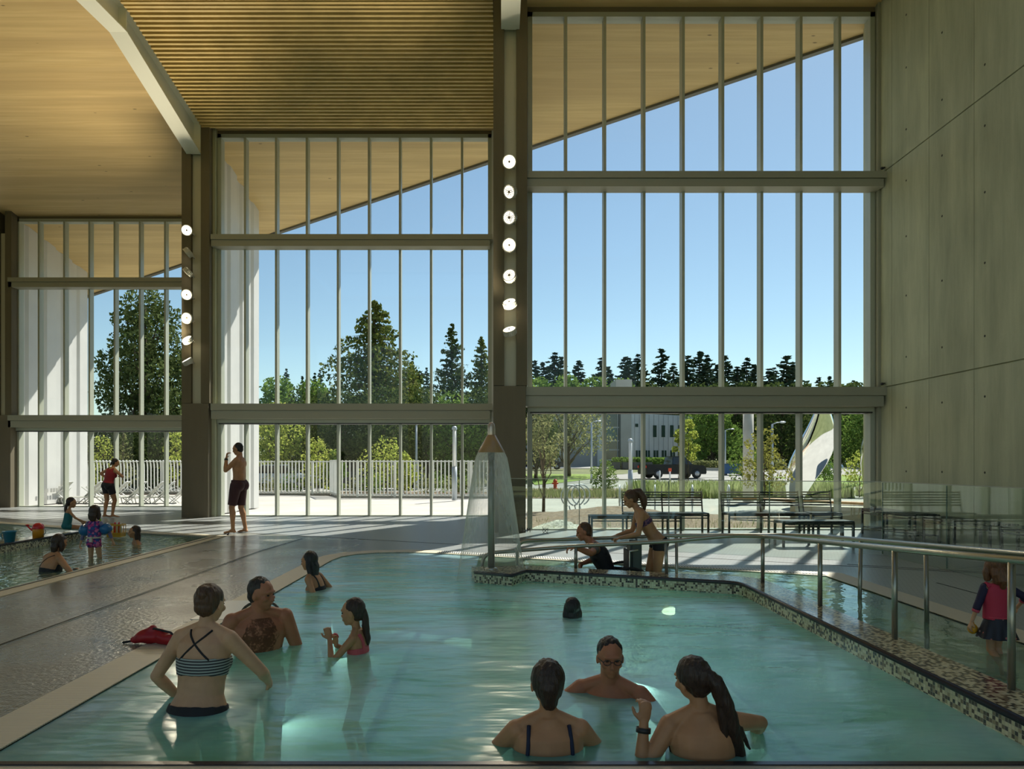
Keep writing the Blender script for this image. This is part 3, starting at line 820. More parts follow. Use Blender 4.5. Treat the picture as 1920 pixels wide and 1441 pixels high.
# ---- spot lights on the columns
LHOUS = mat('lamp_housing', (.55,.54,.47), .35, .3)
LFACE = mat('lamp_face', (1,.95,.8), .4, emit=(1,.90,.72), es=3.2)
LDARK = mat('lamp_dark_face', (.20,.16,.09), .4)
LDOT = mat('lamp_hub', (.25,.2,.12), .5)
def spot(loc, aim, label, grp, dim=False):
    s = empty('spotlight', loc, label, 'spotlight', grp)
    q = Vector(aim).normalized().to_track_quat('Z', 'Y').to_matrix().to_4x4()
    M = Matrix.Translation(loc) @ q
    bm = newbm(); lathe(bm, [(0,-.12), (.10,-.12), (.125,-.10), (.13,-.02), (.145,0), (.145,.012), (.128,.012), (.128,.004), (0,.004)], n=24, M=M)
    fin('housing', bm, LHOUS, s)
    bm = newbm()
    for j in range(24):
        a = j*math.pi/12; c, n_ = math.cos(a), math.sin(a)
        v = box(bm, -.004, .004, .12, .138, -.10, -.02); bmesh.ops.transform(bm, matrix=M @ Matrix.Rotation(a, 4, 'Z'), verts=v)
    fin('cooling_fin', bm, LHOUS, s)
    bm = newbm(); lathe(bm, [(0,.009), (.118,.009)], n=24, M=M)
    fin('led_face', bm, LDARK if dim else LFACE, s)
    bm = newbm(); lathe(bm, [(.024,.008), (.024,.016), (0,.017)], n=12, M=M)
    fin('hub', bm, LDOT, s)
    if dim:
        bm = newbm()
        for k_, rr in ((7, .040), (12, .066), (17, .090), (22, .111)):
            for j in range(k_):
                a = 2*math.pi*j/k_; lathe(bm, [(.0105,.0095), (0,.0115)], (rr*math.cos(a), rr*math.sin(a), 0), 6, M=M)
        fin('led_dots', bm, LFACE, s)
    bm = newbm(); tube(bm, [Vector(loc)-Vector(aim).normalized()*.10, (loc[0]+.12, loc[1]+.12, loc[2]-.05), (loc[0]+.10, loc[1]+.22, loc[2]-.05)], .018, 8)
    fin('bracket', bm, LHOUS, s)
    ld = bpy.data.lights.new('spotlight_lamp', 'SPOT'); ld.energy = 430 if aim[2] > .5 else 110; ld.color = (1,.86,.62); ld.spot_size = R(110 if aim[2] > .5 else 80); ld.spot_blend = .6; ld.shadow_soft_size = .08
    lo = bpy.data.objects.new('spotlight_lamp', ld); COL.objects.link(lo); lo.matrix_world = Matrix.Translation(Vector(loc)+Vector(aim).normalized()*.05) @ Vector(aim).normalized().to_track_quat('-Z','Y').to_matrix().to_4x4()
    return s
zs = [7.54,6.93,6.41,5.85,5.24,4.70,4.14]
ords = ['topmost', 'second from the top', 'third from the top', 'middle one', 'third from the bottom', 'second from the bottom', 'lowest']
aimA = [(-.02,-1,-.30), (-.55,-.65,-.42), (-.42,-.85,-.30), (-.02,-1,-.22), (-.28,-.85,.25), (-.25,-.62,.75), (-.25,-.55,.80)]
dimA = [0,1,1,0,1,0,0]
for i, z in enumerate(zs):
    spot((.215, 13.84, z), aimA[i], 'round LED spotlight on the middle column, %s of its seven' % ords[i], 'spotlights on the middle column', dimA[i])
aimB = [(.25,-1,-.30), (-.75,-.10,-.60), (-.80,-.15,-.80), (.12,-1,-.25), (.0,-.9,-.10), (-.30,-.62,.75), (-.42,-.42,.80)]
for i, z in enumerate(zs):
    spot((-8.17, 17.88, z), aimB[i], 'round LED spotlight on the left column, %s of its seven' % ords[i], 'spotlights on the left column', i == 4)

# ---- small fittings and edge camera domes on right wall
for z, wh in ((3.10,'just above the lower wall joint'), (7.63,'just above the upper wall joint')):
    bm = newbm(); ell(bm, (8.06, 14.35, z), (.035,.035,.03)); lathe(bm, [(0,.02),(.03,.02),(.03,0),(0,0)], (8.09,14.35,z), 10)
    tag(fin('sensor', bm, BLACKM), 'small black sensor dome on the concrete wall %s' % wh, 'sensor', 'sensors on the concrete wall')
# ================================================================== OUTSIDE
def hgt(Y):
    P = [(0,0),(46,0),(80,.85),(100,1.5),(150,4),(400,16)]
    for (a,za),(b,zb) in zip(P, P[1:]):
        if Y <= b: return za+(zb-za)*max(0,(Y-a))/(b-a)
    return 16
def drape(name, loop, dz, m, kind='structure', lump=0):
    bm = newbm(); poly(bm, [loop], 0)
    for yy in (46, 80, 100, 150):
        g = bm.verts[:]+bm.edges[:]+bm.faces[:]
        bmesh.ops.bisect_plane(bm, geom=g, plane_co=(0,yy,0), plane_no=(0,1,0))
    for v in bm.verts: v.co.z = hgt(v.co.y)+dz
    o = fin(name, bm, m); o['kind'] = kind; return o
def pxloop(pts):      # outline given where its corners are seen on level ground
    return [tuple(gnd(*p).xy) for p in pts]
bm = newbm()
for y0, y1 in ((12,46),(46,80),(80,100),(100,150),(150,400)):
    bm.faces.new([bm.verts.new(p) for p in ((-300,y0,hgt(y0)-.08),(300,y0,hgt(y0)-.08),(300,y1,hgt(y1)-.08),(-300,y1,hgt(y1)-.08))])
bm.faces.new([bm.verts.new(p) for p in ((-300,-60,-.08-1.1),(300,-60,-1.18),(300,12,-1.18),(-300,12,-1.18))])
structure('ground', bm, EARTH)
drape('patio', [(-30,18), (.1,18.2), (.2,14.6), (.62,14.7), (.9,21), (.9,29.5), (-10,32), (-30,33.5)], -.03, PATIO)
drape('planting_bed', [(.6,14.75), (8.3,14.75), (9.2,17.5), (5.3,20.4), (.85,20.8)], -.025, MULCH)
drape('sidewalk', [(.9,20.6), (5.3,20.2), (9,17.4), (9,14.8), (60,14.8), (60,25), (40,29), (.9,29)], -.035, WALK)
drape('planting_strip', [(.9,29), (13,29), (13,41), (.9,41)], -.02, MULCH)
drape('street', [(-2,41), (80,41), (80,60), (20,60), (6,52), (4.2,49), (-2,46.5)], -.03, ROAD)
drape('parking_lot', [(4.2,48.8),(9,55),(20,60),(80,60),(80,110),(3,112),(3,84),(20,84),(12,66),(4,60)], -.02, ROAD)
drape('path', [(13,29),(40,27),(60,40),(60,44),(13,41)], -.02, WALK)
# ---- foliage makers
def leafmesh(bm, pts, size, rng, nrm=None, mi=0, droop=0):
    for p in pts:
        s = size*(.6+.8*rng.random())
        a = rng.random()*6.283; b = (rng.random()-.5)*2.4
        u = Vector((math.cos(a)*math.cos(b), math.sin(a)*math.cos(b), math.sin(b)-droop)).normalized()
        v = u.cross(Vector((rng.random()-.5, rng.random()-.5, rng.random()-.5))).normalized()
        q = [p-u*s*.5, p+v*s*.32, p+u*s*.5, p-v*s*.32]
        f = bm.faces.new([bm.verts.new(x) for x in q]); f.material_index = mi
def limb(bm, a, b, r0, r1, rng, wob=.08, n=5, sides=6):
    a, b = Vector(a), Vector(b); L = (b-a).length; pts = []
    for i in range(n+1):
        t = i/n; p = a.lerp(b, t)
        if 0 < i < n: p += Vector((rng.uniform(-1,1), rng.uniform(-1,1), rng.uniform(-.5,.5)))*wob*L
        pts.append(p)
    tube(bm, pts, [r0+(r1-r0)*i/n for i in range(n+1)], sides)
    return pts
def broadleaf(loc, H, W, label, seed, m=LF_MID, leaves=6000, leaf=.14, crown_from=.3, trunk=.12, cat='tree', name='broadleaf_tree', group=None, lean=0, blobs=14, dens=.8):
    rng = random.Random(seed); t = empty(name, loc, label, cat, group)
    bm = newbm(); top = Vector((lean*H*.3, 0, H*.80))
    sp = limb(bm, (0,0,-.1), top, trunk, trunk*.25, rng, .015, 6, 8)
    cs = []
    for i in range(blobs):
        tt = (i+.5)/blobs; z = H*(crown_from+(1-crown_from)*tt*.92)
        env = math.sin(math.pi*min(1, .16+.80*tt))**.6
        a = i*2.4+rng.random(); rr = W/2*env*rng.uniform(.35,.72)
        c = Vector((math.cos(a)*rr+lean*z*.3, math.sin(a)*rr, z)); cs.append((c, W*.5*env*rng.uniform(.34,.52)))
        st = sp[min(5, max(1, int(tt*5)))]
        limb(bm, st, c, trunk*.38, trunk*.08, rng, .06, 4, 5)
    cs.append((Vector((lean*H*.3,0,H*.9)), W*.2))
    fin('trunk', bm, BARK, t, local=True)
    bm = newbm(); pts = []
    tot = sum(r*r for c, r in cs)
    for c, r in cs:
        for _ in range(int(leaves*r*r/tot)):
            d = Vector((rng.gauss(0,1), rng.gauss(0,1), rng.gauss(0,1))).normalized()
            q = r*(rng.random()**(1/3) if rng.random() > dens else rng.uniform(.75,1.08))
            pts.append(c+Vector((d.x, d.y, d.z*.8))*q)
    leafmesh(bm, pts, leaf, rng)
    fin('foliage', bm, m, t, local=True); return t
def conifer(loc, H, W, label, seed, m=LF_CON, rings=22, per=9, needle=.28, name='conifer_tree', group=None, gap=.06, droop=.25, dens=26, cat='tree', sparse=0):
    rng = random.Random(seed); t = empty(name, loc, label, cat, group)
    bm = newbm(); limb(bm, (0,0,-.1), (0,0,H*.97), W*.035+.04, .02, rng, .004, 6, 7)
    bl = newbm(); pts = []
    for i in range(rings):
        tt = i/(rings-1); z = H*(gap+(1-gap)*tt**.95)
        rad = W/2*(1-tt)**.85*(.85+.3*rng.random())+.02*W
        for j in range(max(4, int(per*(1-.5*tt)))):
            if rng.random() < sparse: continue
            a = rng.random()*6.283; L = rad*rng.uniform(.62,1.15); z = H*(gap+(1-gap)*(tt+rng.uniform(-.5,.5)/rings)**.95) if 0 < i < rings-1 else H*(gap+(1-gap)*tt)
            tip = Vector((math.cos(a)*L, math.sin(a)*L, z-L*droop+L*.1*rng.random()))
            s = Vector((0,0,z))
            if tt < .9 and L > .8: tube(bm, [s, s.lerp(tip,.5)+Vector((0,0,L*.05)), tip], [.035,.02,.008], 4)
            for k in range(int(dens*(.35+L/(W/2)*.8))):
                u = rng.random()**.7; p = s.lerp(tip, u); sw = L*.20*(1.1-u)
                pts.append(p+Vector((rng.gauss(0,sw), rng.gauss(0,sw), rng.gauss(0,.10*L*.5)-.05)))
    leafmesh(bl, pts, needle, rng, droop=.3)
    fin('trunk', bm, BARK, t, local=True); fin('foliage', bl, m, t, local=True); return t
def g0(px, py): return gnd(px, py)
def spot_at(px, Y): return Vector(((px-935)*Y/1280, Y, hgt(Y)))
# ---- distant conifers in a line (three shapes, copied)
def H_at(py, Y): return CAM_Z+(871-py)*Y/1280-hgt(Y)
base = [conifer((-300-i*5,200,0), 26, 9, 'x', 50+i, LF_FAR, 30, 9, .75, group='dark firs on the far skyline', dens=15, gap=.12, name='fir_tree') for i in range(3)]
line = [(1003,677),(1018,680),(1040,662),(1052,670),(1085,677),(1128,672),(1142,688),(1172,670),(1180,672),(1196,665),(1240,655),(1262,682),(1290,668),(1312,660),(1326,667),(1345,684),(1360,668),(1383,688),(1400,672),(1414,684),(1442,692),(1452,690),(1475,668),(1487,680),(1536,708),(1556,706),(1600,714)]
lab = []
for i, (px, py) in enumerate(line):
    Y = 165+(i*37 % 29); c = copy_tree(base[i % 3]) if i > 2 else base[i]
    hh = H_at(py, Y); c.location = spot_at(px, Y); c.scale = (hh/26*random.uniform(1.9,2.6),)*2+(hh/26,); c.rotation_euler.z = i*1.3
    c['label'] = 'dark fir on the distant skyline above the civic building, seen through the right window'
for j, (px, py) in enumerate([(537,692),(567,706),(590,700),(600,694),(862,690),(773,672),(800,690)]):
    Y = 120; c = copy_tree(base[j % 3]); hh = H_at(py, Y); c.location = spot_at(px, Y); c.scale = (hh/26,)*3
    c['label'] = 'dark fir on the distant skyline, seen through the middle window'; c['group'] = 'distant firs through the middle window'
# ---- trees seen through the middle window
conifer(spot_at(702,58), H_at(566,58), 15.5, 'tall broad conifer with golden green boughs, highest tree through the middle window', 3, LF_CON, 36, 16, .34, dens=44, gap=.10, droop=.16)
conifer(spot_at(848,62), H_at(608,62), 6.6, 'narrow pointed conifer beside the broad golden green one', 4, m_leaf('cedar', (.05,.09,.03), (.13,.17,.06), .2), 40, 12, .26, dens=30, gap=.1, droop=-.1)
conifer(spot_at(903,64), H_at(632,64), 6.4, 'narrow pointed conifer touching the tall middle column', 5, LF_CON, 40, 12, .26, dens=30, gap=.1, droop=-.1)
broadleaf(spot_at(520,80), H_at(712,80), 9, 'rounded bright green tree low beside the white cladding', 6, LF_MID, 4200, .45, .15, .2)
broadleaf(spot_at(585,84), H_at(716,84), 9, 'rounded bright green tree between the white cladding and the tall conifer', 7, LF_MID, 4200, .45, .15, .2)
broadleaf(spot_at(772,75), H_at(690,75), 7, 'dull green tree between the broad and the narrow conifers', 8, LF_DARK, 3000, .45, .2, .2)
bs = [(520,800,44,5.5,LF_LITE,'yellow green tree at the edge of the white cladding above the fence',3500), (575,770,48,7,LF_DARK,'dark tangled tree behind the fence, left of the middle',6500),
      (640,775,46,6,LF_DARK,'dark tangled tree above the fence gate post',6000), (720,770,47,7.5,LF_DARK,'dark tangled tree under the tall conifer',6500),
      (800,772,49,6.5,LF_DARK,'dark bushy tree behind the street lamp',6000), (850,775,47,5.5,LF_MID,'mid green bushy tree behind the light column',4500),
      (905,775,48,7,LF_DARK,'dark tangled tree behind the fountain cone',6000)]
for i, (px, py, Y, W, m, lb, n) in enumerate(bs):
    broadleaf(spot_at(px,Y), max(2.5, H_at(py-35,Y)), W, lb, 20+i, m, n, .20, .05, .12)
for i, (px, py, Y, W, lb) in enumerate([(596,823,35,2.3,'small pale green shrub behind the fence, nearest the white cladding'), (725,826,36,3.4,'wide bright green shrub behind the fence below the tall conifer'),
        (757,850,34,1.5,'small reddish green shrub right of the wide bright shrub'), (628,842,35,1.3,'small shrub beside the fence post panel')]):
    broadleaf(spot_at(px,Y), H_at(py,Y), W, lb, 40+i, LF_LITE if i < 3 else LF_MID, 1600, .13, .1, .03, 'shrub', 'garden_shrub')
for i, px in enumerate((505,545,668,700,800,820,848,872,890)):
    broadleaf(spot_at(px,33.8+(i%3)*.5), .75+.2*(i%2), 1.6, 'low shrub growing behind the white fence', 60+i, LF_MID if i%2 else LF_DUSTY, 420, .10, .0, .02, 'shrub', 'low_shrub', 'low shrubs behind the fence', blobs=7)
drape('planting_strip', [(-30,33.6),(-10,32.2),(.8,29.6),(.8,36),(-30,38)], -.02, MULCH)
drape('street', [(-60,38.2),(-.5,36.2),(-.5,42),(-60,43)], -.03, ROAD)
# ---- through the left window
broadleaf(spot_at(272,44), H_at(536,44), 7.6, 'tall dark cottonwood filling the left window', 9, m_leaf('cottonwood', (.04,.07,.02), (.17,.21,.08), .3), 15000, .24, .12, .3, blobs=30, dens=.55)
broadleaf(spot_at(350,48), H_at(650,48), 5, 'dark tree partly hidden by the left column', 10, LF_DARK, 5000, .24, .1, .15)
for i, (px,W) in enumerate(((185,3.2),(232,4),(290,4.5),(345,4))):
    broadleaf(spot_at(px,38+i), H_at(790,38+i), W, ['dark hedge tree at the edge of the left cladding','dark hedge tree behind the little pine','dark hedge tree behind the loungers','dark hedge tree nearest the left column'][i], 80+i, LF_DARK, 4200, .16, .0, .1)
broadleaf(spot_at(192,35.5), H_at(815,35.5), 1.8, 'small bright maple shrub beyond the fence near the left cladding', 91, LF_LITE, 900, .12, .1, .03, 'shrub', 'garden_shrub')
broadleaf(spot_at(330,35.5), H_at(800,35.5), 1.6, 'small bright maple shrub beyond the fence beside the left column', 92, LF_LITE, 1000, .12, .1, .03, 'shrub', 'garden_shrub')
conifer(spot_at(231,35), H_at(806,35), 1.3, 'young feathery pine just beyond the left fence', 93, LF_DUSTY, 14, 6, .16, dens=12, gap=.1, droop=-.5, name='young_pine')
# ---- white picket fence
def fence(a, b, z1, label, posts=3, curve=0):
    A, B = Vector((*a,0)), Vector((*b,0)); L = (B-A).length; d = (B-A).normalized(); nrm = Vector((-d.y, d.x, 0))
    f = empty('picket_fence', A.lerp(B,.5), label, 'fence')
    bm = newbm(); n = int(L/.165)
    for i in range(n+1):
        p = A+d*(i*.165)
        if curve:
            pts = [p+Vector((0,0,.06)), p+Vector((0,0,z1*.78)), p+nrm*-.03+Vector((0,0,z1*.92)), p+nrm*-.10+Vector((0,0,z1))]
            for u, v in zip(pts, pts[1:]): obox(bm, u, v, .045, .05, up=nrm)
        else: obox(bm, p+Vector((0,0,.06)), p+Vector((0,0,z1)), .045, .06, up=nrm)
    fin('picket_panel', bm, FENCEP, f)
    bm = newbm(); obox(bm, A+Vector((0,0,.12)), B+Vector((0,0,.12)), .05, .05); fin('bottom_rail', bm, FENCEP, f)
    bm = newbm(); obox(bm, A+Vector((0,0,z1-.05))-nrm*-.02, B+Vector((0,0,z1-.05)), .05, .05); fin('top_rail', bm, FENCEP, f)
    for i in range(posts):
        p = A.lerp(B, (i+.5)/posts)+nrm*.06; bm = newbm(); box(bm, p.x-.05, p.x+.05, p.y-.05, p.y+.05, 0, z1-.02); fin('post', bm, FENCEP, f)
    bm = newbm(); obox(bm, A+Vector((0,0,.03))+nrm*.12, B+Vector((0,0,.03))+nrm*.12, .2, .1); fin('curb', bm, WALK, f)
    return f
fence((-13.0,32.2), (-7.9,32.0), 1.60, 'white picket fence section beside the white cladding in the middle window')
fence((-6.9,29.4), (-.4,29.0), 1.60, 'white picket fence section running behind the light column and fountain', 4)
fence((-27,33.5), (-15.2,33.2), 1.62, 'white fence of curved top pickets behind the loungers', 5, 1)
fence((-7.9,32.0), (-6.9,29.4), 1.62, 'short white picket fence section joining the two long ones, seen end on', 1)
# ---- lights and poles
GALV = mat('galvanised', (.45,.50,.55), .4, .3)
def street_lamp(px, Y, ztop, arm, label, w=.07):
    p = spot_at(px, Y); s = empty('street_lamp', p, label, 'street lamp')
    bm = newbm(); tube(bm, [p, p+Vector((0,0,ztop-p.z))], [w, w*.7], 8); fin('pole', bm, GALV, s)
    bm = newbm(); t = Vector((p.x, p.y, ztop)); tube(bm, [t, t+Vector((arm*.5,0,.10)), t+Vector((arm,0,.12))], .03, 6); fin('arm', bm, GALV, s)
    bm = newbm(); ell(bm, t+Vector((arm*1.1,0,.12)), (abs(arm)*.35,.15,.06)); fin('lamp_head', bm, GALV, s)
def py_z(py, Y): return CAM_Z+(871-py)*Y/1280
street_lamp(780.5,38, py_z(797,38), .35, 'slim blue grey street lamp behind the fence in the middle window')
street_lamp(1109,50, py_z(792,50), .5, 'slim street lamp in front of the grey garage wall', .08)
street_lamp(1448,40, py_z(795,40), .55, 'street lamp left of the polished sculpture', .09)
street_lamp(1360,75, py_z(806,75), .7, 'distant street lamp in front of the wooded slope', .09)
street_lamp(996,45, py_z(787,45), .4, 'street lamp beside the tall middle column', .06)
def light_column(px, Y, ztop, label, r=.09):
    p = spot_at(px, Y); s = empty('light_column', p, label, 'light column'); 
    bm = newbm(); tube(bm, [p, p+Vector((0,0,ztop*.45))], r, 12); fin('base', bm, GALV, s)
    bm = newbm()
    for a in range(3):
        q = p+Vector((math.cos(a*2.1)*r*.8, math.sin(a*2.1)*r*.8, 0)); obox(bm, q+Vector((0,0,ztop*.45)), q+Vector((0,0,ztop*.96)), .02, .02)
    fin('frame_bar', bm, GALV, s)
    bm = newbm(); tube(bm, [p+Vector((0,0,ztop*.45)), p+Vector((0,0,ztop*.96))], r*.7, 12); fin('diffuser', bm, mat('opal', (.85,.86,.86), .4), s)
    bm = newbm(); lathe(bm, [(r*1.05,0),(r*1.05,.06),(r*.7,.12),(0,.14)], p+Vector((0,0,ztop*.95)), 14); fin('cap', bm, GALV, s)
light_column(852,27, py_z(798,27), 'white light column standing in front of the fence, middle window', .1)
light_column(1182,31, py_z(822,31), 'white light column standing behind the hoop racks, right window', .11)
p = spot_at(1403,26); bm = newbm(); tube(bm, [p, p+Vector((0,0,3.6))], [.2,.19], 16)
s = tag(fin('concrete_pole', bm, mat('pole_concrete', (.55,.53,.47), .8, vary=.1), None), 'thick pale round pole standing on the sidewalk behind the benches', 'pole')
# ---- hoop bike racks
def hoop(px, Y, label, ang=0, grp='bike racks on the sidewalk', R_=.30):
    p = spot_at(px, Y); s = empty('bike_rack', p, label, 'bike rack', grp)
    bm = newbm(); c = p+Vector((0,0,.48)); ax = Vector((math.cos(ang), math.sin(ang), 0)); pts = []
    for i in range(25):
        a = -math.pi/2+.35+i*(2*math.pi-.7)/24; pts.append(c+ax*R_*math.cos(a)+Vector((0,0,R_*1.05*math.sin(a))))
    tube(bm, pts, .022, 8); fin('hoop', bm, GALV, s)
    bm = newbm(); e = ax*.10
    tube(bm, [p, c-Vector((0,0,R_*.98))-e*.5], .02, 8); fin('stem', bm, GALV, s)
for i, (px, Y, an) in enumerate(((1070,20.2,.3),(1080,20.6,.35),(1089,21.0,.3))): hoop(px, Y, 'silver ring bike rack in the cluster beyond the mulch bed', an, 'cluster of ring bike racks')
for px, nm in ((1162,'left of the ponytailed woman'), (1228,'first behind the long slatted bench'), (1298,'second behind the long slatted bench'), (1366,'just left of the second backed bench')):
    hoop(px, 20.4, 'silver ring bike rack seen edge on, %s' % nm, 1.35)
# ---- hydrant
p = spot_at(1041,39.5); h = empty('fire_hydrant', p, 'small orange red fire hydrant at the kerb beyond the planting', 'hydrant')
HYD = mat('hydrant_red', (.75,.09,.03), .45)
bm = newbm(); lathe(bm, [(0,0),(.14,0),(.14,.05),(.10,.06),(.10,.42),(.13,.43),(.13,.47),(.10,.50),(.06,.58),(0,.6)], p, 14); fin('barrel', bm, HYD, h)
bm = newbm(); tube(bm, [p+Vector((-.18,0,.33)), p+Vector((.18,0,.33))], .05, 10); fin('nozzle', bm, HYD, h)
# ---- mulch mound, gravel patch, bed trees
def mound(name, c, rx, ry, h, m, label, cat):
    bm = newbm(); n = 26; rows = 9; rng = random.Random(3); vv = []
    for i in range(rows+1):
        r = i/rows; ring_ = []
        for j in range(n):
            a = 2*math.pi*j/n; z = h*math.cos(min(1, r)*math.pi/2)**1.3+(rng.random()-.5)*.05*(r < .98)
            ring_.append(bm.verts.new((c[0]+rx*r*math.cos(a), c[1]+ry*r*math.sin(a), z-.03)))
        vv.append(ring_)
    for A, B in zip(vv, vv[1:]):
        for j in range(n): bm.faces.new((A[j], A[(j+1)%n], B[(j+1)%n], B[j])).smooth = True
    return tag(fin(name, bm, m), label, cat, kind='stuff')
mound('mulch_mound', (3.1,18.2), 2.4, 2.6, .30, MULCH, 'low mound of brown bark mulch just outside the right window', 'mulch')
mound('gravel_patch', (1.38,15.5), .6, .55, .16, GRAVELM, 'patch of pale speckled pebbles outside beside the tall column', 'gravel')
broadleaf(spot_at(1019,20.8), 3.3, 1.5, 'slim young tree with pale small leaves rising from the mulch mound', 101, LF_DUSTY, 1500, .09, .42, .055, blobs=12)
broadleaf(spot_at(1290,33), 3.75, 1.3, 'slender young maple with bright yellow green leaves', 102, LF_LITE, 900, .13, .45, .03, blobs=9)
broadleaf(spot_at(1272,33), 3.3, .8, 'second slender yellow green maple stem against the pale facade', 103, LF_LITE, 450, .13, .55, .02, blobs=6)
broadleaf(spot_at(1134,37), 1.65, 1.6, 'rounded green shrub at the roadside right of the hydrant', 104, LF_MID, 1500, .10, .05, .03, 'shrub', 'garden_shrub')
broadleaf(spot_at(1432,22), 2.6, 1.9, 'thin multi stemmed young tree with dry yellowish leaves behind the benches', 105, m_leaf('yellowing', (.16,.16,.04),(.34,.34,.08),.4), 1500, .09, .25, .03, blobs=12)
broadleaf(spot_at(1398,36), 3.0, 2.2, 'loose green young tree in front of the wooded slope', 106, LF_MID, 1500, .12, .2, .04)
broadleaf(spot_at(1545,46), 2.3, 2.2, 'small loose green tree right of the tall sculpture', 107, LF_MID, 1200, .14, .15, .04)
broadleaf(spot_at(1612,30), 2.0, 1.5, 'light green young tree in front of the white sculpture', 108, LF_LITE, 1000, .10, .2, .03)
broadleaf(spot_at(1066,62), H_at(742,62), 9.5, 'wide spring tree with bare branches showing, in front of the grey garage wall', 109, LF_DUSTY, 4200, .22, .38, .26, blobs=20)
broadleaf(spot_at(1004,55), H_at(745,55), 4.5, 'dark green tree beside the tall column, behind the young tree', 110, LF_DARK, 5000, .2, .18, .15)
for i, (px, W) in enumerate(((1335,8),(1378,7),(1420,8),(1465,9),(1520,9),(1575,8),(1630,9))):
    Y = 88+(i%3)*5
    broadleaf(spot_at(px,Y), H_at(742-(i%2)*10,Y), W, 'leafy tree on the wooded slope, %s' % ['next to the pale building','behind the distant street lamp','behind the thick pale pole','behind the near street lamp','behind the tall sculpture','between the two sculptures','behind the white sculpture'][i], 120+i, (LF_MID,LF_DARK)[i%2], 5200, .42, .02, .25, blobs=22)
for i, px in enumerate((1010,1062,1115,1165,1215,1265,1310,1350,1400,1450,1500,1550,1600,1650)):
    Y = 135+(i%3)*4
    broadleaf(spot_at(px,Y), H_at((712,705,709,716,722,724,726,724,722)[min(i,8)] ,Y), 13, 'mixed green tree in the wood behind the civic building', 140+i, LF_MID if i < 4 else LF_DARK, 2600, .9, .02, .3, group='trees of the wood behind the civic building', blobs=16)
# lush grass strip and low shrubs
def tuft_field(name, x0, x1, y0, y1, n, h, m, label, cat, seed=1):
    rng = random.Random(seed); bm = newbm()
    for _ in range(n):
        x, y = rng.uniform(x0,x1), rng.uniform(y0,y1); s = h*rng.uniform(.5,1.2); a = rng.random()*6.28
        d = Vector((math.cos(a),math.sin(a),0))*s*.09; l = Vector((rng.gauss(0,.18),rng.gauss(0,.18),1)).normalized()*s
        p = Vector((x,y,hgt(y)-.03)); bm.faces.new([bm.verts.new(q) for q in (p-d, p+d, p+l+d*.3, p+l-d*.2)])
    return tag(fin(name, bm, m), label, cat, kind='stuff')
tuft_field('tall_grass', 6.2, 15.2, 29, 34, 5200, .62, LF_GRASS, 'strip of tall pale green grasses between sidewalk and street', 'grass', 1)
tuft_field('tall_grass', 16.2, 19.6, 28.5, 32, 1500, .5, LF_GRASS, 'small strip of tall grass right of the tall sculpture', 'grass', 2)
tuft_field('ground_cover', 1, 6.2, 29.2, 35, 2200, .26, LF_DUSTY, 'sparse ground cover plants over mulch left of the tall grasses', 'ground cover', 3)
tuft_field('ground_cover', .9, 6.5, 14.9, 17.5, 300, .11, LF_DUSTY, 'sparse low plants and dry leaves on the mulch just outside the right window', 'ground cover', 4)
drape('lawn', [(2.5,47),(4.6,50),(8.2,57),(9.5,66),(2.5,66)], .0, LAWN)
drape('lawn', [(22,44),(30,46),(60,62),(60,72),(24,60)], -.005, LAWN)
drape('path', [(21,41),(23,43),(60,60),(60,48),(30,41)], .002, WALK)
drape('lawn', [(24.5,39.5),(27,44),(60,46),(60,34)], .006, LAWN)
# hedge and retaining line by the building
bm = newbm(); p0, p1 = spot_at(1150,84), spot_at(1285,84)
rng = random.Random(5); pts = [Vector((rng.uniform(p0.x,p1.x), 84+rng.uniform(-.8,.8), p0.z+rng.uniform(0,1.3))) for _ in range(3000)]
leafmesh(bm, pts, .35, rng); h_ = tag(fin('hedge', bm, LF_MID), 'clipped green hedge along the foot of the pale civic building', 'hedge')
bm = newbm(); p0, p1 = spot_at(1290,80), spot_at(1470,80)
pts = [Vector((rng.uniform(p0.x,p1.x), 80+rng.uniform(-.8,.8), p0.z+rng.uniform(0,1.0))) for _ in range(2600)]
leafmesh(bm, pts, .35, rng); tag(fin('hedge', bm, LF_DUSTY), 'brownish low hedge along the parking lot, right of the building', 'hedge')
bm = newbm(); a, b = spot_at(1290,78), spot_at(1400,72); obox(bm, a+Vector((0,0,.15)), b+Vector((0,0,.2)), .3, .3); tag(fin('curb_stone', bm, WALK), 'low kerb running along the brownish hedge', 'kerb')
# ---- the civic building
BW = m_ground('pale_precast', (.50,.53,.54), (.60,.62,.62), .25); BG = m_ground('grey_precast', (.25,.26,.27), (.31,.32,.33), .3)
BGL = mat('dark_glazing', (.03,.06,.05), .12, spec=.8); BFR = mat('pale_window_frame', (.60,.63,.62), .5)
b = empty('civic_building', spot_at(1180,96), 'two storey pale precast building with slit windows and a grey garage wing', 'building')
def bx(px0, px1, py0, py1, Y, D, zb=None):
    x0, x1 = (px0-935)*Y/1280, (px1-935)*Y/1280; zt = py_z(py0, Y); z0 = py_z(py1, Y)
    return x0, x1, Y, Y+D, z0, zt
zb = hgt(96)-.5
bm = newbm(); x0,x1,y0,y1,z0,z1 = bx(1182,1322,774,862,96,14); 
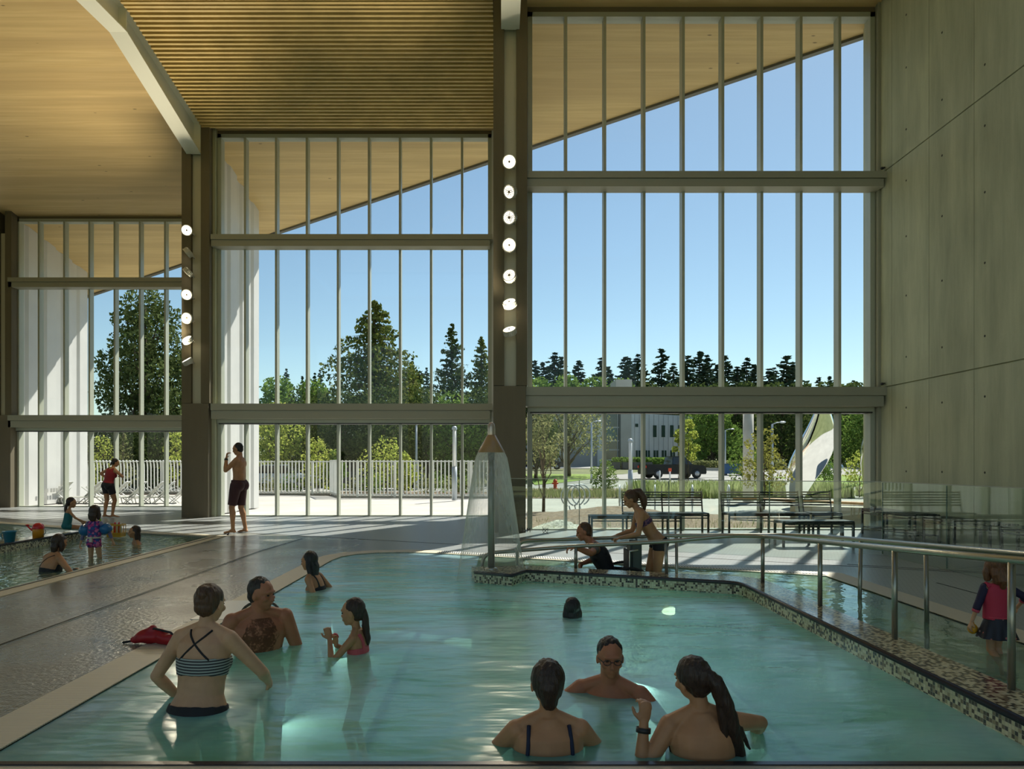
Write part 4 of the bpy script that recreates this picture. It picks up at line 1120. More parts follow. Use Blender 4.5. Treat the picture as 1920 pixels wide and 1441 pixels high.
# right wing turns away a little
vv = [(x0,96),(x1,102),(x1+2,114),(x0,110)]; prism(bm, vv, zb, z1); fin('pale_wing', bm, BW, b)
def facade_pt(px, off=.0):      # on the turned facade line
    k = (px-935)/1280; sl = 6/(x1-x0); Y = (96-sl*x0)/(1-sl*k); return Vector((k*Y, Y-off, 0))
for px in (1227.5,1243.5,1259.5,1275,1290):
    a, c = facade_pt(px-3,.04), facade_pt(px+3,.04); bm = newbm(); Y = a.y
    obox(bm, Vector((a.x,a.y,(py_z(797,Y)+py_z(819,Y))/2)), Vector((c.x,c.y,(py_z(797,Y)+py_z(819,Y))/2)), .12, py_z(797,Y)-py_z(819,Y)); fin('slit_window', bm, BGL, b)
bm = newbm(); a, c = facade_pt(1191,.04), facade_pt(1196,.04); obox(bm, Vector((a.x,a.y,py_z(797,a.y))), Vector((c.x,c.y,py_z(797,a.y))), .12, .45); fin('square_window', bm, BGL, b)
for px in (1196,1214,1229.5,1245,1261,1277,1293):
    a, c = facade_pt(px-4,.04), facade_pt(px+4,.04); bm = newbm(); Y = a.y; zm = (py_z(844,Y)+py_z(861,Y))/2; hh = py_z(844,Y)-py_z(861,Y)
    obox(bm, Vector((a.x,a.y,zm)), Vector((c.x,c.y,zm)), .12, hh); w_ = fin('lower_window', bm, BGL, b)
    bm = newbm(); m_ = a.lerp(c,.5); obox(bm, Vector((m_.x,m_.y-.08,zm-hh/2)), Vector((m_.x,m_.y-.08,zm+hh/2)), .08, .06); fin('window_bar', bm, BFR, w_)
bm = newbm()
for px in range(1190,1318,9):
    a = facade_pt(px,.02); box(bm, a.x-.02, a.x+.02, a.y-.03, a.y, zb, z1-.1)
fin('panel_joint', bm, BG, b)
bm = newbm(); x0,x1,y0,y1,z0,z1 = bx(1164,1184,738,880,95.5,8); box(bm, x0,x1,y0,y1,zb,z1); fin('stair_tower', bm, m_ground('mid_precast', (.34,.34,.32),(.40,.40,.38),.3), b)
bm = newbm(); x0,x1,y0,y1,z0,z1 = bx(1128,1166,742,880,97,8); box(bm, x0,x1,y0,y1,zb,z1); fin('glazed_entry', bm, BGL, b)
for py in (801,826,843,862):
    bm = newbm(); z = py_z(py,97); box(bm, x0,x1,96.9,97,z-.08,z+.08); fin('glazing_bar', bm, BFR, b)
bm = newbm(); xm = (1158-935)*97/1280; box(bm, xm-.06,xm+.06,96.88,97,zb,z1); fin('glazing_bar', bm, BFR, b)
bm = newbm(); xa, xb2 = (1128-935)*96.8/1280, (1157-935)*96.8/1280; box(bm, xa,xb2,96.85,96.95,py_z(822,97),py_z(802,97)); fin('spandrel_panel', bm, mat('teal_panel', (.10,.19,.17), .3), b)
bm = newbm(); x0,x1,y0,y1,z0,z1 = bx(985,1130,728,880,94,12); box(bm, x0,x1,y0,y1,hgt(94)-.5,z1); fin('garage_wing', bm, BG, b)
bm = newbm(); x0,x1,_,_,z0,z1 = bx(1030,1056,825,876,93.9,1); box(bm, x0,x1,93.85,94,z0,z1); gd = fin('grid_window', bm, BGL, b)
bm = newbm()
for i in range(5): box(bm, x0+(x1-x0)*i/4-.05, x0+(x1-x0)*i/4+.05, 93.75, 93.85, z0, z1)
for i in range(7): box(bm, x0, x1, 93.75, 93.85, z0+(z1-z0)*i/6-.05, z0+(z1-z0)*i/6+.05)
fin('window_grid', bm, BFR, gd)
bm = newbm(); x0,x1,_,_,z0,z1 = bx(1120,1129,800,876,93.9,1); box(bm, x0,x1,93.8,94,z0,z1+1.5); fin('pale_pier', bm, BW, b)
for px in (1153,1175,1196,1213):
    p = spot_at(px,82); bm = newbm(); box(bm, p.x-.55,p.x+.55,81.5,82.5,p.z,p.z+.8)
    tag(fin('planter_box', bm, mat('dark_planter', (.07,.07,.08), .6)), 'dark square planter box in the row before the hedge', 'planter', 'planter boxes before the hedge')
bm = newbm(); a = (16.9, 170); x0 = (1155-935)*118/1280; x1 = (1185-935)*118/1280
prism(bm, [(x0,118),(x1,118),(x1,124),(x0,124)], 3, py_z(711,118)); tag(fin('roof_block', bm, m_ground('tan_block', (.40,.38,.34),(.46,.44,.4),.2)), 'pale rooftop block showing above the lower beam in the right window', 'building')
# ---- vehicles
TYRE = mat('tyre', (.02,.02,.02), .8); HUBM = mat('wheel_hub', (.4,.4,.42), .4, .6); DGL = mat('car_glass', (.02,.025,.03), .08, spec=.8)
def car(kind, loc, ang, paint, label, s=1.0):
    """side profile along local x (front = +x), width along y"""
    c = empty(kind, loc, label, 'pickup truck' if kind == 'pickup_truck' else 'car', rz=ang)
    W = .92*s
    if kind == 'pickup_truck':
        body = [(-2.75,.55),(-2.75,1.12),(-.35,1.15),(-.25,1.15),(1.0,1.15),(2.45,1.08),(2.65,.85),(2.65,.5)]
        cab = [(-.45,1.12),(-.35,1.78),(.75,1.80),(1.45,1.15)]; wh = (-1.75,1.75); r = .40
    elif kind == 'suv_car':
        body = [(-2.2,.5),(-2.25,.95),(-1.6,1.02),(1.0,1.02),(2.1,.88),(2.25,.5)]
        cab = [(-2.1,1.0),(-1.75,1.55),(.45,1.58),(1.15,1.0)]; wh = (-1.35,1.4); r = .35
    else:
        body = [(-2.2,.45),(-2.2,.85),(-1.5,.92),(1.0,.9),(2.1,.75),(2.2,.45)]
        cab = [(-1.6,.9),(-.9,1.36),(.35,1.38),(1.1,.9)]; wh = (-1.35,1.35); r = .32
    def ext(prof, w, inset=0, m=paint, nm='body', bot=.35):
        bm = newbm(); P = [(prof[0][0], bot)]+prof+[(prof[-1][0], bot)] if nm == 'body' else prof
        zt = max(z for x, z in P)
        A = [bm.verts.new((x, -w+(inset if z > zt-.2 and nm != 'body' else 0), z)) for x, z in P]; B = [bm.verts.new((x, w-(inset if z > zt-.2 and nm != 'body' else 0), z)) for x, z in P]
        bm.faces.new(A); bm.faces.new(B[::-1]); n = len(P)
        for i in range(n): bm.faces.new((A[i], B[i], B[(i+1)%n], A[(i+1)%n]))
        bmesh.ops.bevel(bm, geom=bm.edges[:], offset=.04, segments=2, affect='EDGES')
        return fin(nm, bm, m, c, local=True)
    ext(body, W); ext(cab, W*.93, .14, DGL, 'cabin')
    bm = newbm(); xs_ = [x for x, z in cab]; zt = max(z for x, z in cab); box(bm, cab[1][0]+.03, cab[2][0]-.03, -W*.76, W*.76, zt-.02, zt+.03); fin('roof_panel', bm, paint, c, local=True)
    for x in wh:
        for sy in (-1,1):
            bm = newbm(); lathe(bm, [(0,-.11),(r*.9,-.11),(r,-.07),(r,.07),(r*.9,.11),(0,.11)], n=20, M=Matrix.Translation((x, sy*(W-.06), r)) @ Matrix.Rotation(R(90),4,'X')); w_ = fin('wheel', bm, TYRE, c, local=True)
            bm = newbm(); lathe(bm, [(r*.55,0),(r*.5,.02),(0,.03)], n=14, M=Matrix.Translation((x, sy*(W+.045), r)) @ Matrix.Rotation(R(-90*sy),4,'X')); fin('hub', bm, HUBM, w_, local=True)
    for sy in (-1,1):
        bm = newbm(); x = body[0][0]; z = body[1][1]-.12; box(bm, x-.03, x+.05, sy*W*.82-.09, sy*W*.82+.09, z-.14, z+.06); fin('tail_light', bm, mat('tail_light', (.7,.03,.02), .3), c, local=True)
    if kind == 'pickup_truck':
        bm = newbm(); box(bm, -2.70,-.5,-W*.86,W*.86,1.10,1.17); fin('bed_cover', bm, BLACKM, c, local=True)
    return c
NAVY = mat('navy_car_paint', (.012,.018,.04), .2, coat=.6); BLK = mat('black_truck_paint', (.008,.008,.010), .4, spec=.3); SIL = mat('silver_blue_paint', (.35,.42,.50), .3, .3)
car('pickup_truck', spot_at(1261,57), R(14), BLK, 'black pickup truck parked on the street, right window', .95)
car('suv_car', spot_at(1022,80), R(-8), NAVY, 'dark blue hatchback with a lit tail lamp beside the tall column')
car('sedan_car', spot_at(1536,72), R(-60), SIL, 'silver blue car half hidden behind the tall sculpture')
car('suv_car', spot_at(720,39.5), R(-8), NAVY, 'dark car behind the white fence in the middle window')
car('sedan_car', spot_at(525,40), R(5), SIL, 'pale blue car behind the white fence near the cladding')
# red sign, dumpster, bollards
p = spot_at(1376,64); d = empty('dumpster', p, 'blue metal dumpster in the parking lot left of the thick pale pole', 'dumpster')
DB = mat('dumpster_blue', (.03,.10,.24), .5)
bm = newbm(); prism(bm, [(p.x-1.0,63.4),(p.x+1.0,63.4),(p.x+1.0,64.8),(p.x-1.0,64.8)], p.z+.12, p.z+1.0); fin('bin', bm, DB, d)
bm = newbm(); box(bm, p.x-1.03,p.x+1.03,63.35,64.85,p.z+1.0,p.z+1.06); fin('lid', bm, mat('dumpster_lid', (.02,.07,.16), .5), d)
bm = newbm()
for x in (-.85,.85): box(bm, p.x+x-.06,p.x+x+.06,63.5,64.7,p.z,p.z+.14)
fin('skid', bm, BLACKM, d)
for px in (1237,1256):
    p = spot_at(px,52); bm = newbm(); tube(bm, [p, p+Vector((0,0,.75))], .06, 8); lathe(bm, [(.06,.75),(.05,.8),(0,.82)], p, 8)
    tag(fin('bollard', bm, mat('white_bollard', (.8,.8,.78), .5)), 'short white bollard in front of the black pickup truck', 'bollard', 'bollards by the truck')
p = spot_at(1256,51.9); bm = newbm(); box(bm, p.x-.12,p.x+.12,51.85,51.9,p.z+.75,p.z+1.0); tag(fin('red_marker', bm, HYD), 'small red marker plate above a white bollard', 'marker')
p = spot_at(1205,34); bm = newbm(); box(bm, p.x-.18,p.x+.18,33.9,34.2,0,.62); tag(fin('utility_box', bm, mat('utility_green', (.05,.12,.08), .5)), 'small green utility box behind the light column', 'utility box')
# ---- polished steel sculptures
MIR = N('polished_steel'); MIR.b.inputs['Metallic'].default_value = 1; MIR.b.inputs['Roughness'].default_value = .03; MIR.b.inputs['Base Color'].default_value = (.93,.94,.95,1); MIR = MIR.m
def blade(pl, pr, Y, label, bulge=.5, top=0.0):
    """pl/pr: silhouette edge points (px,py) from bottom to top; a swelling leaf-shaped body"""
    L = [at(x, y, Y) for x, y in pl]; Rr = [at(x, y, Y) for x, y in pr]; n = 14; bm = newbm(); rows = []
    for a, b_ in zip(L, Rr):
        row = []; w_ = (b_-a).length
        for j in range(n*2):
            t = j/n
            if t <= 1: u = t; s = -1
            else: u = 2-t; s = 1
            p = a.lerp(b_, .5-.5*math.cos(u*math.pi)); p = p+Vector((0, s*math.sin(u*math.pi)*w_*bulge*.5 - (p.z)*.30, 0)); row.append(bm.verts.new(p))
        rows.append(row)
    for A, B in zip(rows, rows[1:]):
        for j in range(2*n): bm.faces.new((A[j], A[(j+1)%(2*n)], B[(j+1)%(2*n)], B[j])).smooth = True
    bm.faces.new(rows[0]); bm.faces.new(rows[-1][::-1])
    bmesh.ops.subdivide_edges(bm, edges=[e for e in bm.edges], cuts=1, use_grid_fill=True)
    bmesh.ops.smooth_vert(bm, verts=bm.verts[:], factor=.6, use_axis_x=True, use_axis_y=True, use_axis_z=True)
    bmesh.ops.smooth_vert(bm, verts=bm.verts[:], factor=.6, use_axis_x=True, use_axis_y=True, use_axis_z=True)
    return tag(fin('polished_sculpture', bm, MIR, None, smooth=True), label, 'sculpture')
blade([(1478,948),(1471,925),(1465,898),(1466,876),(1474,850),(1486,822),(1499,790),(1507,765),(1512,748)],
      [(1500,948),(1508,925),(1522,898),(1536,876),(1546,852),(1550,828),(1543,800),(1531,772),(1518,748)], 23, 'tall leaf shaped mirror polished sculpture reflecting pavement and sky', .42)
blade([(1618,925),(1612,895),(1604,865),(1601,840),(1603,815),(1609,792),(1620,768),(1632,755)],
      [(1660,925),(1690,895),(1710,865),(1716,840),(1712,815),(1700,792),(1675,768),(1650,755)], 25, 'second mirror polished sculpture at the edge of the right window', .8)
# ---- planter wall with timber cap
bm = newbm(); prism(bm, [(7.0,16.4),(9.6,14.9),(9.6,17.5),(7.9,18.2)], -.03, .42)
pw = tag(fin('planter_wall', bm, m_ground('smooth_concrete', (.42,.40,.33),(.50,.48,.40),1)), 'low concrete planter wall outside the last window pane', 'planter wall')
bm = newbm(); obox(bm, Vector((6.3,18.2,.52)), Vector((9.4,15.9,.46)), .35, .06); fin('timber_cap', bm, mat('cedar_cap', (.42,.22,.10), .6), pw)
# ---- folding loungers outside the left window
CANV = mat('grey_sling', (.42,.42,.37), .7); ALU = mat('aluminium_tube', (.72,.73,.70), .3, .4)
LB = 'folding lounger with a raised grey sling back, parked in the row outside the left window'
def lounger(loc, rz, label, grp='folding loungers outside the left window'):
    s = empty('sun_lounger', loc, label, 'sun lounger', grp, rz=rz)
    def f(nm, bm, m): return fin(nm, bm, m, s, local=True)
    for sx in (-.3,.3):
        bm = newbm(); tube(bm, [(sx,-.75,.22),(sx,.1,.25),(sx,.62,.80)], .018, 6); f('side_rail', bm, ALU)
        bm = newbm(); tube(bm, [(sx,.75,0),(sx,.02,.62)], .016, 6); f('leg', bm, ALU)
        bm = newbm(); tube(bm, [(sx,-.1,0),(sx,.55,.58)], .016, 6); f('leg', bm, ALU)
        bm = newbm(); tube(bm, [(sx,-.75,.22),(sx,-.70,0)], .016, 6); f('leg', bm, ALU)
    bm = newbm()
    for a, b_ in (((-.3,-.75,.22),(-.3,.1,.25)), ((-.3,.1,.25),(-.3,.62,.80))):
        q = [a, (-a[0],a[1],a[2]), (-b_[0],b_[1],b_[2]), b_]
        t = [bm.verts.new(v) for v in q]; u = [bm.verts.new((v[0],v[1],v[2]+.012)) for v in q]
        bm.faces.new(t); bm.faces.new(u[::-1])
        for j in range(4): bm.faces.new((t[j],u[j],u[(j+1)%4],t[(j+1)%4]))
    f('sling', bm, CANV)
    bm = newbm(); tube(bm, [(-.3,.75,0),(.3,.75,0)], .014, 6); tube(bm, [(-.3,.62,.80),(.3,.62,.80)], .014, 6); f('cross_bar', bm, ALU)
    return s
LX = [(97,'nearest the pool safety sign'),(147,'second from the pool safety sign'),(163,'third from the pool safety sign'),(197,'half hidden by the woman in red'),(238,'just right of the woman in red'),(265,'in the middle of the row'),(292,'third from the left column'),(318,'nearest the left column')]
l0 = None
for i, (px, wh) in enumerate(LX):
    Y = 25.2; p = Vector(((px-935)*Y/1280, Y+(i%2)*.3, -.03))
    lb = 'folding lounger with raised grey sling back outside, '+wh
    if l0 is None: l0 = lounger(p, R(-78), lb)
    else: copy_tree(l0, p, R(-78+(i*13%9)), None, lb)
# sign plate on the cladding
sg = empty('warning_sign', (-15.9,24,.4), 'tiny faded warning sign with a diver symbol on the white cladding', 'sign')
for (ya,yb,body,sz) in ((23.25,24.5,'1.35M',.2),):
    M = Matrix.Translation((-15.96, 23.85, .42)) @ Matrix.Rotation(R(90),4,'Z') @ Matrix.Rotation(R(90),4,'X')
    bm = newbm()
    for i_, (w0, h0) in enumerate(((.10,.14),(.10,.14),(.03,.14),(.11,.14),(.10,.14),(.11,.14),(.22,.2))): box(bm, i_*.15, i_*.15+w0, 0, h0, 0, .006)
    bm.transform(M); fin('faded_mark', bm, mat('faded_ink', (.30,.30,.28), .6), sg)
# ================================================================== PEOPLE
def m_skin(name, c, rough=.5, hairy=False):
    k = N(name); n = k.noise(k.coords(), 9, 4)
    col = k.ramp(n, [(.3, tuple(v*.86 for v in c)), (.7, tuple(min(1, v*1.08) for v in c))])
    k.l(col, k.b.inputs['Base Color']); k.b.inputs['Roughness'].default_value = rough
    k.b.inputs['Specular IOR Level'].default_value = .35
    return k.m
SKIN = m_skin('skin', (.50,.255,.125)); SKINL = m_skin('fair_skin', (.60,.35,.20)); SKINR = m_skin('ruddy_skin', (.46,.185,.095))
def m_hair(name, c):
    k = N(name); n = k.noise(k.coords((60,60,6)), 3, 3)
    k.l(k.ramp(n, [(.3, tuple(v*.6 for v in c)), (.7, tuple(v*1.35 for v in c))]), k.b.inputs['Base Color'])
    k.b.inputs['Roughness'].default_value = .45; k.bump(n, .5, .01); return k.m
H_BLACK = m_hair('black_hair', (.012,.009,.008)); H_DBROWN = m_hair('dark_brown_hair', (.035,.018,.010)); H_BROWN = m_hair('brown_hair', (.09,.042,.018))
H_AUBURN = m_hair('auburn_hair', (.16,.065,.025)); H_BLOND = m_hair('sandy_hair', (.34,.19,.075)); H_GREY = m_hair('greying_hair', (.028,.022,.017))
EYEM = mat('shaded_eye', (.03,.02,.015), .2); LIPM = mat('lip', (.36,.13,.10), .5)  # eyes coloured dark throughout for the shadow in their sockets
WETSH = .35
def fab(name, c, rough=.7): return mat(name, c, rough)

def _loftring(bm, rings, n=14):
    """rings: (centre, a_vec, b_vec) ellipses; closed at both ends"""
    V = []
    for c, a, b in rings:
        V.append([bm.verts.new(c+a*math.cos(2*math.pi*j/n)+b*math.sin(2*math.pi*j/n)) for j in range(n)])
    for A, B in zip(V, V[1:]):
        for j in range(n): bm.faces.new((A[j], A[(j+1)%n], B[(j+1)%n], B[j]))
    for r, rev in ((V[0], True), (V[-1], False)):
        c = bm.verts.new(sum((v.co for v in r), Vector())/n)
        for j in range(n):
            t = (r[j], r[(j+1)%n], c); bm.faces.new(t[::-1] if rev else t)
def capsule(bm, pts, rad, n=12, flat=1.0, side=None):
    """rounded tapered limb through pts"""
    pts = [Vector(p) for p in pts]; rings = []
    s = None
    for i, p in enumerate(pts):
        if i == 0: d = pts[1]-p
        elif i == len(pts)-1: d = p-pts[i-1]
        else: d = (pts[i+1]-p).normalized()+(p-pts[i-1]).normalized()
        d.normalize()
        h = side if side is not None else (s if s is not None else Vector((.3,.2,1)).cross(d))
        s = (h-d*h.dot(d)).normalized(); u = s.cross(d)
        r = rad[i] if hasattr(rad, '__len__') else rad
        if i == 0:
            for t in (.92,.7,.38): rings.append((p-d*r*t, s*r*math.sqrt(1-t*t), u*r*flat*math.sqrt(1-t*t)))
        rings.append((p, s*r, u*r*flat))
        if i == len(pts)-1:
            for t in (.38,.7,.92): rings.append((p+d*r*t, s*r*math.sqrt(1-t*t), u*r*flat*math.sqrt(1-t*t)))
    _loftring(bm, rings, n)
def ik(a, b, l1, l2, hint):
    a, b = Vector(a), Vector(b); d = b-a; L = d.length; mx = (l1+l2)*.999
    if L > mx: b = a+d*(mx/L); d = b-a; L = mx
    L = max(L, abs(l1-l2)+.01); u = d.normalized(); x = (l1*l1-l2*l2+L*L)/(2*L); h = math.sqrt(max(0, l1*l1-x*x))
    hh = Vector(hint); hh = hh-u*hh.dot(u)
    if hh.length < 1e-4: hh = Vector((0,1,0.01))-u*u.y
    return a+u*x+hh.normalized()*h, b
def remesh(bm, voxel, smooth=3, factor=.5, name='tmp'):
    me = bpy.data.meshes.new(name); bmesh.ops.recalc_face_normals(bm, faces=bm.faces[:]); bm.to_mesh(me); bm.free()
    o = bpy.data.objects.new(name, me); COL.objects.link(o)
    md = o.modifiers.new('r', 'REMESH'); md.mode = 'VOXEL'; md.voxel_size = voxel; md.use_smooth_shade = True
    ms = o.modifiers.new('s', 'SMOOTH'); ms.iterations = smooth; ms.factor = factor
    bpy.context.view_layer.update()
    out = bpy.data.meshes.new_from_object(o.evaluated_get(bpy.context.evaluated_depsgraph_get()))
    bpy.data.objects.remove(o); bpy.data.meshes.remove(me); return out
class Fig: pass
def settop(F, z): F.root.location.z = z-(F.C.z+.124*F.HS)
def figure(name, loc, face, H=1.70, sex='f', label='', skin=SKIN, lean=(0,0), bend=0.0, pelvis=.95, yawtwist=0, headsize=None, fat=1.0,
           look=(0,1,0), headtilt=(0,0), hands=((-.27,.05,.80),(.27,.05,.80)), elbows=((-1,-1,0),(1,-1,0)), hdir=(None,None), curl=(.35,.35),
           feet=((-.10,0,.08),(.10,0,.08)), knees=((0,1,0),(0,1,0)), toes=((0,1,0),(0,1,0)), voxel=.0075, shrug=0, group=None, neckf=1, palm=(None,None)):
    """everything in metres in the person's own frame: x right, y forward, z up; limbs solved to their targets"""
    S = H/1.72; HS = headsize or (S**.45 if S < .9 else S)
    F = Fig(); F.S = S
    root = empty(name, loc, label, 'person', group, rz=R(face-90)); F.root = root; F.HS = HS
    up = Vector((0,0,1))
    pel = Vector((0,0,pelvis*S)); sp = Vector((math.sin(R(lean[0])), math.sin(R(lean[1])), 0)); sp.z = math.sqrt(max(.02, 1-sp.x**2-sp.y**2))
    TL = .52*S; neck = pel+sp*TL; mid = pel+sp*TL*.5+Vector((0,-1,0))*bend*S
    def spine(w):
        if w < 0: return pel+sp*TL*w
        if w > 1: return neck+(neck-mid).normalized()*(w-1)*TL
        return pel*(1-w)**2+(mid*2-(pel+neck)*.5)*2*w*(1-w)+neck*w*w
    tw = R(yawtwist)
    def axes(w):
        d = (spine(min(1,w+.03))-spine(max(0,w-.03))).normalized(); t = tw*max(0,min(1,w))
        x = Vector((math.cos(t), math.sin(t), 0)); x = (x-d*x.dot(d)).normalized(); return x, d.cross(x), d
    F.spine, F.axes, F.TL = spine, axes, TL
    male = sex == 'm'; child = sex == 'c'
    prof = {'m': [(-.17,.05,.06,0),(-.11,.135,.10,-.005),(0,.168,.116,-.012),(.12,.158,.108,-.005),(.25,.143,.100,0),(.40,.148,.103,.004),(.55,.163,.114,.006),(.70,.176,.118,.004),(.82,.172,.106,0),(.91,.125,.080,-.004),(1.0,.066,.060,-.004)],
            'f': [(-.17,.05,.06,0),(-.11,.145,.105,-.005),(0,.176,.120,-.015),(.12,.160,.108,-.008),(.25,.131,.092,0),(.40,.132,.094,.003),(.55,.144,.104,.004),(.70,.153,.103,.002),(.82,.150,.092,0),(.91,.108,.070,-.004),(1.0,.055,.052,-.004)],
            'c': [(-.17,.05,.06,0),(-.11,.115,.095,-.004),(0,.140,.110,-.010),(.12,.136,.108,0),(.25,.130,.106,.006),(.40,.130,.104,.008),(.55,.134,.100,.004),(.70,.138,.098,.002),(.82,.134,.088,0),(.91,.100,.070,-.003),(1.0,.055,.052,-.003)]}[sex]
    if child: pass
    bm = newbm(); rings = []
    for w_, rx, ry, off in prof:
        x, y, d = axes(w_); k = fat if w_ < .85 else 1+(fat-1)*.4
        rings.append((spine(w_)+y*off*S, x*rx*S*k, y*ry*S*k))
    _loftring(bm, rings, 20)
    E = lambda c, r, ax, n=14: ell(bm, c, tuple(v*S for v in r), ax, n)
    x0, y0, d0 = axes(0)
    for s in (-1,1):
        E(pel+x0*s*.078*S*fat-y0*.052*S-d0*.03*S, ((.088,.082,.095) if not child else (.068,.07,.075)), (x0,y0,d0))
    xt, yt, dt = axes(.65)
    if sex == 'f':
        for s in (-1,1): E(spine(.60)+xt*s*.072*S+yt*.078*S*fat, (.062,.055,.062), (xt,yt,dt))
    if male:
        for s in (-1,1): E(spine(.72)+xt*s*.078*S+yt*.066*S, (.088,.048,.062), (xt,yt,dt))
        for s in (-1,1): E(spine(.74)+xt*s*.085*S-yt*.055*S, (.075,.048,.085), (xt,yt,dt))
    # neck and head
    xn, yn, dn = axes(1)
    lk = Vector(look).normalized(); hu = (Vector((R(headtilt[0]), R(headtilt[1]), 1))); hu = (hu-lk*hu.dot(lk)).normalized(); hx = lk.cross(hu)
    nr = (.058 if male else .047)*(S if not child else .78*S+.1*HS)
    hb = neck+(dn*.055+Vector((0,.008,0)))*S*neckf; C = hb+hu*.098*HS+lk*.012*HS
    if child: C = hb+hu*.102*HS+lk*.01
    F.C, F.lk, F.hu, F.hx = C, lk, hu, hx
    capsule(bm, [spine(.90), neck, C-hu*.05*HS-lk*.015*HS], [nr*1.15, nr, nr*.95], 14)
    HE = lambda off, r, n=16: ell(bm, C+hx*off[0]*HS+lk*off[1]*HS+hu*off[2]*HS, tuple(v*HS for v in r), (hx,lk,hu), n)
    HE((0,-.008,.022), (.075,.094,.090), 20)                          # cranium
    HE((0,.024,-.040), (.057,.066,.066)); HE((0,.056,-.082), (.028,.026,.024))          # face, chin
    HE((0,.080,.030), (.050,.014,.012), 12)                           # brow
    if not child: HE((0,.092,-.012), (.0105,.014,.026), 10); HE((0,.101,-.028), (.014,.014,.011), 10)
    else: HE((0,.090,-.020), (.011,.012,.014), 10)
    HE((0,.083,-.055), (.024,.012,.010), 10)                          # lips
    for s in (-1,1):
        HE((s*.042,.058,-.020), (.024,.026,.022), 10)                 # cheeks
        HE((s*.077,-.004,-.008), (.009,.018,.030), 10)                # ears
    # arms
    sw = {'m':.178,'f':.152,'c':.140}[sex]*S*(1+(fat-1)*.5); xs_, ys_, ds_ = axes(.88)
    ar = {'m':(.054,.050,.040,.043,.028),'f':(.046,.042,.034,.036,.023),'c':(.040,.037,.032,.032,.024)}[sex]; ar = [v*S*(1+(fat-1)*.6) for v in ar]
    F.sh, F.el, F.wr = [], [], []
    al = .29*S; fl = .25*S
    for i, s in enumerate((-1,1)):
        sh = spine(.88)+xs_*s*sw+ds_*(shrug if not hasattr(shrug,'__len__') else shrug[i])*S
        el, wr = ik(sh, Vector(hands[i])*1.0, al, fl, elbows[i]); F.sh.append(sh); F.el.append(el); F.wr.append(wr)
        capsule(bm, [spine(1.02)+xn*s*.02*S, sh+ds_*.012*S-xs_*s*.01*S], [nr*.75, .042*S if not child else .034*S], 12)
        u = (el-sh); capsule(bm, [sh, sh+u*.35, sh+u*.75, el], [ar[0]*1.06, ar[1]*1.04, ar[1]*.9, ar[2]], 14)
        v = wr-el; capsule(bm, [el, el+v*.25, el+v*.65, wr], [ar[2], ar[3], ar[3]*.8, ar[4]], 14)
        # hand: palm, four unequal fingers with two bends, thumb from the side of the palm
        hd = Vector(hdir[i]).normalized() if hdir[i] is not None else v.normalized()
        pn = palm[i] if palm[i] is not None else Vector((-s*.9,.3,-.3))       # the way the palm faces
        pn = Vector(pn); pn = (pn-hd*pn.dot(hd)).normalized(); ps = hd.cross(pn)*(-s)    # towards the thumb
        hs = S*(1 if not child else 1.08)
        capsule(bm, [wr, wr+hd*.035*hs, wr+hd*.078*hs], [ar[4]*.95, .034*hs, .036*hs], 12, .42, side=ps)
        for k_, (off, ln) in enumerate(((.028,.070),(.0095,.080),(-.0095,.074),(-.028,.058))):
            p = wr+hd*.080*hs+ps*off*hs; c0 = curl[i]; dd = (hd+ps*off*2.2).normalized(); pts = [p]
            for seg, fr_ in ((1,.44),(2,.32),(3,.26)):
                a_ = c0*seg*1.05; pts.append(pts[-1]+(dd*math.cos(a_)+pn*math.sin(a_)).normalized()*ln*fr_*hs)
            rr = max(.0085*hs, voxel*.98); capsule(bm, pts, [rr, rr*.96, rr*.92, rr*.85], 8)
        tb = wr+hd*.022*hs+ps*.024*hs; t1 = tb+(hd*.6+ps*.75+pn*.25).normalized()*.035*hs; t2 = t1+(hd*.9+ps*.3+pn*(.2+.4*curl[i])).normalized()*.03*hs
        rr = max(.0105*hs, voxel); capsule(bm, [tb, t1, t2], [rr*1.2, rr, rr*.85], 8)
    # legs
    lr = {'m':(.086,.080,.056,.058,.036),'f':(.088,.080,.053,.055,.033),'c':(.070,.064,.048,.047,.034)}[sex]; lr = [v*S*(1+(fat-1)*.7) for v in lr]
    hw = (.092 if not child else .072)*S*fat; F.hip, F.kn, F.an = [], [], []
    for i, s in enumerate((-1,1)):
        hp = pel+x0*s*hw-d0*.03*S; kn, an = ik(hp, Vector(feet[i]), .435*S, .415*S, knees[i]); F.hip.append(hp); F.kn.append(kn); F.an.append(an)
        u = kn-hp; v = an-kn
        capsule(bm, [hp, hp+u*.3, hp+u*.7, kn], [lr[0], lr[1], lr[1]*.80, lr[2]], 16)
        bk = -(Vector(knees[i])-v.normalized()*Vector(knees[i]).dot(v.normalized())).normalized()
        capsule(bm, [kn, kn+v*.28+bk*.012*S, kn+v*.6+bk*.004*S, an], [lr[2]*.95, lr[3], lr[3]*.74, lr[4]], 14)
        td = Vector(toes[i]).normalized(); fn = Vector((0,0,1)); fn = (fn-td*fn.dot(td)).normalized(); fx = td.cross(fn)
        capsule(bm, [an-td*.035*S-fn*.042*S, an+td*.05*S-fn*.040*S, an+td*.115*S-fn*.052*S, an+td*.150*S-fn*.058*S], [.030*S,.034*S,.040*S,.034*S], 12, .62, side=fx)
        capsule(bm, [an, an-td*.02*S-fn*.035*S], [lr[4], .032*S], 10); capsule(bm, [an, an+td*.07*S-fn*.042*S], [lr[4]*.95, .026*S], 10)
        for k_ in range(5):
            rr = max((.014 if k_ == 0 else .010)*S, voxel*.98); o_ = (-s)*(.030-.0155*k_)*S; L_ = (.030-.004*k_)*S
            p = an+td*(.158-.006*k_)*S-fn*.064*S+fx*o_; capsule(bm, [p, p+td*L_], rr, 8)
